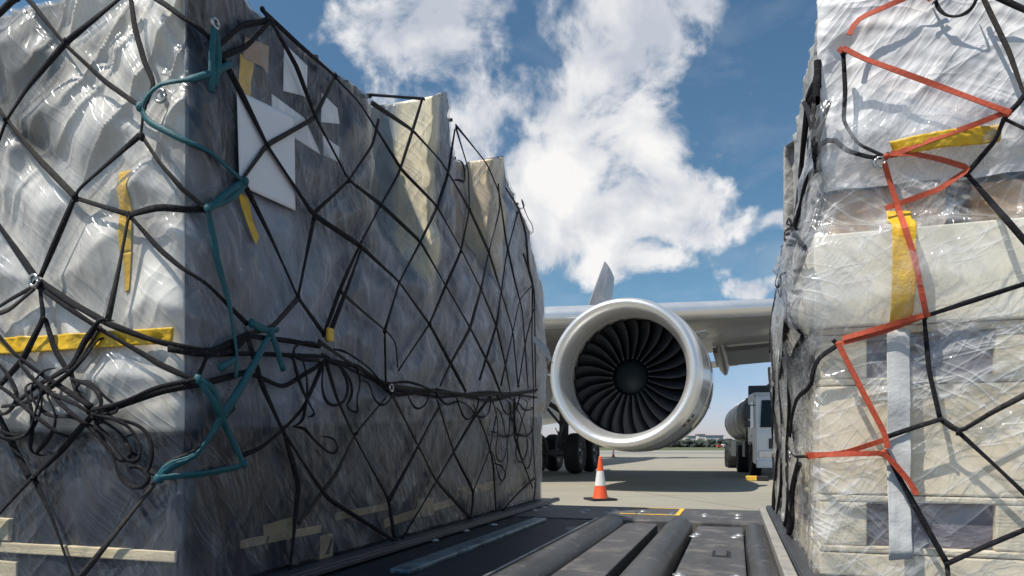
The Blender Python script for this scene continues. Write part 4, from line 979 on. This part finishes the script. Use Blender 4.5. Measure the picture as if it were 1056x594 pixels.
MB().lathe([(.595, 1.261), (.62, 1.256), (.625, 1.27), (.85, 1.285), (.86, 1.278), (.90, 1.30), (1.5, 1.30)], 96, 'Y', (0, 0, zc)).build('intake_duct', M['liner'], ENG)
MB().lathe([(1.62, 0.01), (1.62, 1.31)], 64, 'Y', (0, 0, zc)).build('fan_backing', M['black'], ENG)
MB().lathe([(.80, .002), (.815, .06), (.88, .17), (1.0, .30), (1.14, .39), (1.20, .41), (1.5, .42)], 48, 'Y', (0, 0, zc)).build('spinner', M['spinner'], ENG)
MB().lathe([(5.5, .45), (6.4, .34), (7.3, .06), (7.32, .01)], 32, 'Y', (0, 0, zc)).build('exhaust_cone', M['strut'], ENG)
NB = 26
bm = bmesh.new(); rows = []
for i in range(13):
    f = i/12; r_ = .40+f*(1.292-.40)
    sweep = -.075*math.sin(f*math.pi*.95)+.05*f
    half = math.pi/NB*(1.22-.12*f)
    row = []
    for j in range(7):
        u = j/6*2-1
        a = sweep+u*half
        y = 1.16+u*(.17-.05*f)-.04*(1-u*u)+.02*f
        row.append(bm.verts.new((math.sin(a)*r_, y, zc*0-math.cos(a)*r_)))
    rows.append(row)
for A, B in zip(rows, rows[1:]):
    for j in range(6): bm.faces.new((A[j], A[j+1], B[j+1], B[j])).smooth = True
me = bpy.data.meshes.new('fan_blade'); bm.to_mesh(me); bm.free(); me.materials.append(M['blade'])
for k in range(NB):
    o = bpy.data.objects.new('fan_blade', me); COL.objects.link(o); o.parent = ENG; o.location = (0, 0, zc); o.rotation_euler = (0, 2*math.pi*k/NB, 0)
    if k == 0: sol = o.modifiers.new('t', 'SOLIDIFY'); sol.thickness = .012
    else: sol = o.modifiers.new('t', 'SOLIDIFY'); sol.thickness = .012
# blade root bright clips ring
for k in range(NB):
    a = 2*math.pi*(k+.5)/NB
    MB().box((math.sin(a)*.415, 1.02, zc+math.cos(a)*.415), (.02, .05, .02), 0, .003).build('root_clip', M['hub'], ENG)
# vents on lower nacelle
for k in range(3):
    ph = R(-42+k*4.5); c = Vector((math.cos(ph)*1.628, .62+.06*k, zc+math.sin(ph)*1.628)); 
    MB().box((0, 0, 0), (.012, .10, .07), 0, .004, M=Matrix.Translation(c) @ Matrix.Rotation(-ph, 4, 'Y')).build('vent', M['black'], ENG)
ph = R(35)
MB().prism([(math.cos(ph)*1.62, 1.3, zc+math.sin(ph)*1.62), (math.cos(ph)*1.62, 2.5, zc+math.sin(ph)*1.62), (math.cos(ph)*1.9, 2.5, zc+math.sin(ph)*1.9), (math.cos(ph)*1.84, 1.9, zc+math.sin(ph)*1.84)], (.0, 0, .03)).build('strake', M['nacelle'], ENG)
# access door outline + cowl latch fairings
for (ph, y0, y1) in ((R(-22), .8, 2.9), (R(-62), .8, 2.9)):
    MB().tube([(math.cos(ph)*1.648, y, zc+math.sin(ph)*1.648) for y in np.linspace(y0+.75, y1, 8)], .008, 5).build('panel_seam', M['strut'], ENG)
# pylon
MB().prism([(-.2, 1.9, zc+1.60), (-.2, 3.6, zc+2.0), (-.2, 5.0, zc+2.2), (-.2, 9.0, zc+1.9), (-.2, 7.4, zc+1.2), (-.2, 4.6, zc+.9), (-.2, 3.0, zc+1.5)], (.4, 0, 0)).build('pylon', M['wing'], AP)

def airfoil(n=14):
    xs = [(1-math.cos(math.pi*i/n))/2 for i in range(n+1)]
    yt = lambda x: 5*.12*(.2969*math.sqrt(x)-.126*x-.3516*x*x+.2843*x**3-.1036*x**4)
    up = [(x, yt(x)*1.05+.02*math.sin(x*math.pi)) for x in xs]; lo = [(x, -yt(x)*.85+.02*math.sin(x*math.pi)) for x in xs]
    return up[::-1]+lo[1:-1]
def wing(side):
    secs = []
    for (a, ch) in ((0, 12.0), (2.8, 10.8), (A0, 7.4), (A0+6, 6.0), (A0+14, 4.2), (29, 2.4)):
        aa = a; x = side*a-A0; bLE = 3.9+(a-A0)*.577; z = 4.42+(a-A0)*.088
        inc = R(3.0)
        secs.append([(x, bLE+u*ch, z+v*ch*.95-u*ch*math.sin(inc)*.5) for u, v in airfoil()])
    bm = bmesh.new(); R_ = [[bm.verts.new(p) for p in s_] for s_ in secs]
    for A, B in zip(R_, R_[1:]):
        for i in range(len(A)): bm.faces.new((A[i], A[(i+1) % len(A)], B[(i+1) % len(A)], B[i])).smooth = True
    bm.faces.new(R_[-1]); bmesh.ops.recalc_face_normals(bm, faces=bm.faces); me = bpy.data.meshes.new('wing'); bm.to_mesh(me); bm.free()
    wobj = link('wing', me, M['wing'], AP)
    le = MB()
    for k in range(len(secs)-1):
        pass
    nose = [i for i, (u, v) in enumerate(airfoil()) if u < .055]
    bm = bmesh.new(); R2 = [[bm.verts.new(Vector(s_[i])+Vector((0, -.012, .012 if airfoil()[i][1] > 0 else -.004))) for i in nose] for s_ in secs]
    for A, B in zip(R2, R2[1:]):
        for i in range(len(A)-1): bm.faces.new((A[i], A[i+1], B[i+1], B[i])).smooth = True
    bmesh.ops.recalc_face_normals(bm, faces=bm.faces); me = bpy.data.meshes.new('leading_edge'); bm.to_mesh(me); bm.free(); le.bm.free()
    link('leading_edge', me, M['lip'], wobj)
    # flap with a slot, fairings
    for (a0, a1, c0, c1) in ((A0-4, A0+.6, 8.7, 7.2), (A0+1.0, A0+10, 7.1, 5.1)):
        def te(a, ch, dx, dz): return Vector((side*a-A0, 3.9+(a-A0)*.577+ch+dx, 4.42+(a-A0)*.088-ch*.026+dz))
        MB().prism([te(a0, c0, -1.3, -.22), te(a1, c1, -1.3, -.22), te(a1, c1, .35, -.50), te(a0, c0, .35, -.50)], (0, .05, .09)).build('flap', M['wing'], wobj)
        MB().prism([te(a0, c0, -1.5, -.12), te(a1, c1, -1.5, -.12), te(a1, c1, -.9, -.22), te(a0, c0, -.9, -.22)], (0, .02, .05)).build('slat_cove', M['hub'], wobj)
    for a in (A0+1.25, A0+8, A0-4.5):
        ch = np.interp(a, [2.8, A0, A0+6, A0+14], [10.8, 7.4, 6.0, 4.2]); y0 = 3.9+(a-A0)*.577+ch; z0 = 4.42+(a-A0)*.088-.3
        MB().lathe([(-2.6, .02), (-2.0, .16), (-1.0, .26), (.2, .25), (1.0, .15), (1.5, .02)], 18, 'Y').build('flap_fairing', M['wing'], wobj, M=Matrix.Translation((side*a-A0, y0, z0-.30)) @ Matrix.Rotation(R(-12), 4, 'X') @ Matrix.Diagonal((.75, .9, 1.25, 1)))
    return wobj
wing(1); wing(-1)
# fuselage
zf = 4.9
fp = [(-19.5, .05, -.6), (-19.2, .5, -.5), (-18.4, 1.15, -.35), (-17, 1.85, -.15), (-15, 2.45, -.03), (-12.5, 2.78, 0), (-9, 2.82, 0), (22, 2.82, 0), (28, 2.6, .25), (34, 1.95, .9), (39, 1.15, 1.6), (42.5, .45, 2.1), (43, .1, 2.2)]
bm = bmesh.new(); rings = []
for (y, r_, dz) in fp: rings.append([bm.verts.new((-A0+math.cos(2*math.pi*i/48)*r_, y, zf+dz+math.sin(2*math.pi*i/48)*r_)) for i in range(48)])
for A, B in zip(rings, rings[1:]):
    for i in range(48): bm.faces.new((A[i], A[(i+1) % 48], B[(i+1) % 48], B[i])).smooth = True
bmesh.ops.recalc_face_normals(bm, faces=bm.faces); me = bpy.data.meshes.new('fuselage'); bm.to_mesh(me); bm.free(); link('fuselage', me, M['white'], AP)
# belly fairing
MB().lathe([(-3, .2), (-1, 1.6), (3, 2.2), (9, 2.2), (13, 1.5), (15, .2)], 32, 'Y').build('belly_fairing', M['white'], AP, M=Matrix.Translation((-A0, 3, zf-1.5)) @ Matrix.Diagonal((1.25, 1, .75, 1)))
# tail fin: swept, thick
def tfin(): 
    secs = []
    for (z, le, ch, th) in ((zf+2.2, 29.0, 9.2, .9), (zf+6.5, 33.7, 6.6, .62), (15.3, 38.2, 3.6, .38)):
        secs.append([(-A0+.0+ (v*th*4.0 if True else 0), le+u*ch, z + (-.5*u if z > 15 else 0)) for u, v in airfoil(10)])
    bm = bmesh.new(); R_ = [[bm.verts.new(p) for p in s_] for s_ in secs]
    for A, B in zip(R_, R_[1:]):
        for i in range(len(A)): bm.faces.new((A[i], A[(i+1) % len(A)], B[(i+1) % len(A)], B[i])).smooth = True
    bm.faces.new(R_[-1]); bmesh.ops.recalc_face_normals(bm, faces=bm.faces); me = bpy.data.meshes.new('tail_fin'); bm.to_mesh(me); bm.free(); link('tail_fin', me, M['wing'], AP)
tfin()
for sgn in (1, -1):
    MB().prism([(-A0+sgn*.8, 35.5, 6.6), (-A0+sgn*9.6, 41.8, 7.4), (-A0+sgn*9.6, 43.8, 7.4), (-A0+sgn*.8, 41.0, 6.6)], (0, 0, .22)).build('tailplane', M['wing'], AP)
# main landing gear
def gear(x, y):
    b = MB(); b.cyl((x, y, .72), (x, y+.1, 4.2), .16, .2, 20); b.cyl((x, y-1.0, .70), (x, y+1.0, .70), .12, n=16)
    for dy in (-.99, .99): b.cyl((x-.95, y+dy, .70), (x+.95, y+dy, .70), .085, n=14)
    b.cyl((x, y-.05, 1.9), (x, y-.9, .85), .05, n=10)
    for k in range(5): b.cyl((x-.25+.1*k, y-.2, 1.6-.1*k), (x+.3-.12*k, y-.85, .8), .018, n=6)
    g = b.build('landing_gear', M['strut'], AP)
    for dx in (-.70, .70):
        for dy in (-.99, .99):
            w_ = MB(); w_.lathe([(-.235, .36), (-.25, .50), (-.23, .62), (-.15, .685), (-.06, .70), (.06, .70), (.15, .685), (.23, .62), (.25, .50), (.235, .36)], 40, 'X', (x+dx, y+dy, .70))
            wo_ = w_.build('wheel', M['rubber'], g)
            r_ = MB(); r_.lathe([(-.19, .02), (-.18, .16), (-.12, .2), (-.13, .30), (-.235, .362), (.235, .362), (.13, .30), (.12, .2), (.18, .16), (.19, .02)], 30, 'X', (x+dx, y+dy, .70))
            r_.build('rim', M['hub'], g)
    MB().cyl((x+.05, y, 2.1), (x-2.4, y+.2, 3.7), .09, n=12).build('side_brace', M['strut'], g)
    MB().cyl((x+.05, y-.2, 1.6), (x-1.6, y-.5, 3.6), .05, n=10).build('side_brace', M['strut'], g)
    MB().box((x-.95, y-.5, 2.55), (1.25, .06, 1.3), 0, .02, M=Matrix.Translation((x, y, 2.5)) @ Matrix.Rotation(R(25), 4, 'Y') @ Matrix.Translation((-x, -y, -2.5))).build('gear_door', M['white'], g)
gear(-4.15, 9.8)
gear(-4.15-10.6, 9.8)

# ================================================================== TANKER TRUCK
TY = R(13.5); TK = empty('tanker_truck', (7.10+1.25*math.cos(TY), 20.0-1.25*math.sin(TY), 0), -TY); tag(TK, 'white-cabbed tanker truck with dark grey tank half hidden behind the right stack', 'truck')
def twheel(x, y, r_=.50, wd=.30):
    o = MB().lathe([(-wd/2, r_*.58), (-wd/2, r_*.92), (-wd/2+.04, r_), (wd/2-.04, r_), (wd/2, r_*.92), (wd/2, r_*.58)], 32, 'X', (x, y, r_)).build('wheel', M['rubber'], TK)
    MB().lathe([(-wd/2+.06, .02), (-wd/2+.05, r_*.3), (-wd/2+.09, r_*.35), (-wd/2+.02, r_*.58), (wd/2-.02, r_*.58), (wd/2-.05, .02)], 24, 'X', (x, y, r_)).build('rim', M['hub'], o)
for s_ in (-1, 1):
    twheel(s_*1.08, 1.35); twheel(s_*1.05, 5.2, .5, .5); twheel(s_*1.05, 10.2, .5, .5); twheel(s_*1.05, 11.4, .5, .5)
# cab: side profile extruded
cabp = [(.0, .45), (.0, 1.25), (.06, 1.45), (.32, 2.42), (.55, 2.58), (2.05, 2.62), (2.1, 2.5), (2.1, 1.0), (1.98, 1.0), (1.9, .72), (1.35, 1.06), (.85, .72), (.78, .45)]
cabp = [(.0, .42), (.0, 1.25), (.05, 1.42), (.28, 2.38), (.50, 2.56), (2.05, 2.60), (2.1, 2.5), (2.1, .98), (1.92, .98), (1.75, 1.06), (.98, 1.06), (.78, .95), (.74, .42)]
b = MB(); b.prism([(-1.22, y, z) for y, z in cabp], (2.44, 0, 0)); bmesh.ops.recalc_face_normals(b.bm, faces=b.bm.faces)
bmesh.ops.bevel(b.bm, geom=list(b.bm.edges), offset=.035, segments=2, affect='EDGES', clamp_overlap=True); CAB = b.build('cab', M['truckwhite'], TK)
MB().prism([(-1.08, .035, 1.50), (1.08, .035, 1.50), (1.02, .235, 2.30), (-1.02, .235, 2.30)], (0, -.012, .006)).build('windscreen', M['glass'], CAB)
for s_ in (-1, 1):
    MB().prism([(s_*1.222, .30, 1.52), (s_*1.222, 1.25, 1.48), (s_*1.222, 1.25, 2.30), (s_*1.222, .46, 2.30)], (s_*.012, 0, 0)).build('side_window', M['glass'], CAB)
    b = MB(); b.cyl((s_*1.2, .1, 2.15), (s_*1.45, -.08, 2.15), .015, n=8); b.box((s_*1.45, -.08, 1.95), (.16, .08, .42), 0, .02); b.box((s_*1.45, -.08, 1.60), (.16, .08, .2), 0, .02); b.build('mirror', M['truckdark'], CAB)
    MB().box((s_*.92, -.012, .72), (.42, .05, .2), 0, .03).build('headlight', M['lamp'], CAB)
    MB().box((s_*1.24, .95, 1.25), (.02, .12, .03)).build('door_handle', M['black'], CAB)
    MB().box((s_*1.15, .55, .62), (.12, .5, .05)).build('step', M['truckdark'], CAB)
MB().box((0, -.012, 1.02), (1.7, .05, .30), 0, .02).build('grille', M['truckdark'], CAB)
MB().box((0, -.03, .42), (2.4, .16, .22), 0, .04).build('bumper', M['truckwhite'], CAB)
MB().box((0, 1.25, 2.80), (2.2, .06, .05)).build('roof_bar', M['tankgrey'], CAB)
b = MB(); b.box((0, 2.45, 2.35), (2.36, .10, 1.15), 0, .03); b.box((-1.0, 2.45, 1.6), (.1, .1, 1.4)); b.box((1.0, 2.45, 1.6), (.1, .1, 1.4)); b.build('headboard', M['tankgrey'], TK)
MB().box((0, 6.8, .98), (.95, 11, .24), 0, .02).build('chassis', M['truckdark'], TK)
tk = MB(); tk.lathe([(2.7, .02), (2.72, .45), (2.82, .8), (2.98, .93), (3.1, .95), (11.9, .95), (12.05, .93), (12.2, .8), (12.3, .4), (12.32, .02)], 48, 'Y'); TNK = tk.build('tank', M['tankgrey'], TK, M=Matrix.Translation((-.12, 0, 2.02)) @ Matrix.Diagonal((1.24, 1, 1, 1)))
for y in (3.4, 5.6, 7.8, 10.0): MB().lathe([(y-.02, .955), (y-.02, .972), (y+.02, .972), (y+.02, .955)], 40, 'Y').build('tank_hoop', M['hub'], TNK, M=Matrix.Translation((-.12, 0, 2.02)) @ Matrix.Diagonal((1.24, 1, 1, 1)))
MB().box((-.1, 7.4, 3.02), (.7, 8, .08), 0, .02).build('walkway', M['truckdark'], TK)
for y in (2.9, 3.6): MB().cyl((-1.12, y, 1.15), (-1.12, y, 2.6), .035, n=10).build('standpipe', M['steel'], TK)
MB().box((-1.0, 3.6, .85), (.45, .9, .55), 0, .04).build('side_locker', M['truckdark'], TK)
MB().box((-1.0, 7.6, .85), (.5, 2.4, .6), 0, .04).build('pump_cabinet', M['tankgrey'], TK)
MB().box((-1.05, 10.8, 1.14), (.4, 2.2, .06), 0, .02).build('mudguard', M['truckdark'], TK)

# far red service vehicle
RV = empty('service_vehicle', ((743-PX)/F*330, 330, 0), .2); tag(RV, 'tiny red and white service vehicle far off near the grass', 'vehicle')
MB().box((-.6, 0, 1.0), (2.6, 2.0, 1.0), 0, .1).build('cargo_body', M['redpaint'], RV); MB().box((1.5, 0, 1.1), (1.4, 2.0, 1.5), 0, .15).build('cab', M['truckwhite'], RV); MB().box((1.6, -1.01, 1.4), (.8, .03, .5)).build('side_window', M['glass'], RV)
for x in (-1.3, 1.5): MB().cyl((x, -1.02, .4), (x, -.75, .4), .4, n=16).build('wheel', M['rubber'], RV)
bp_ = empty('marker_post', ((656.5-PX)/F*110, 110, 0)); tag(bp_, 'tiny black marker post standing far off below the engine', 'marker'); MB().cyl((0, 0, 0), (0, 0, .7), .16, .12, 12).build('post', M['black'], bp_); MB().cyl((0, 0, .7), (0, 0, .9), .22, .1, 12).build('cap', M['black'], bp_)
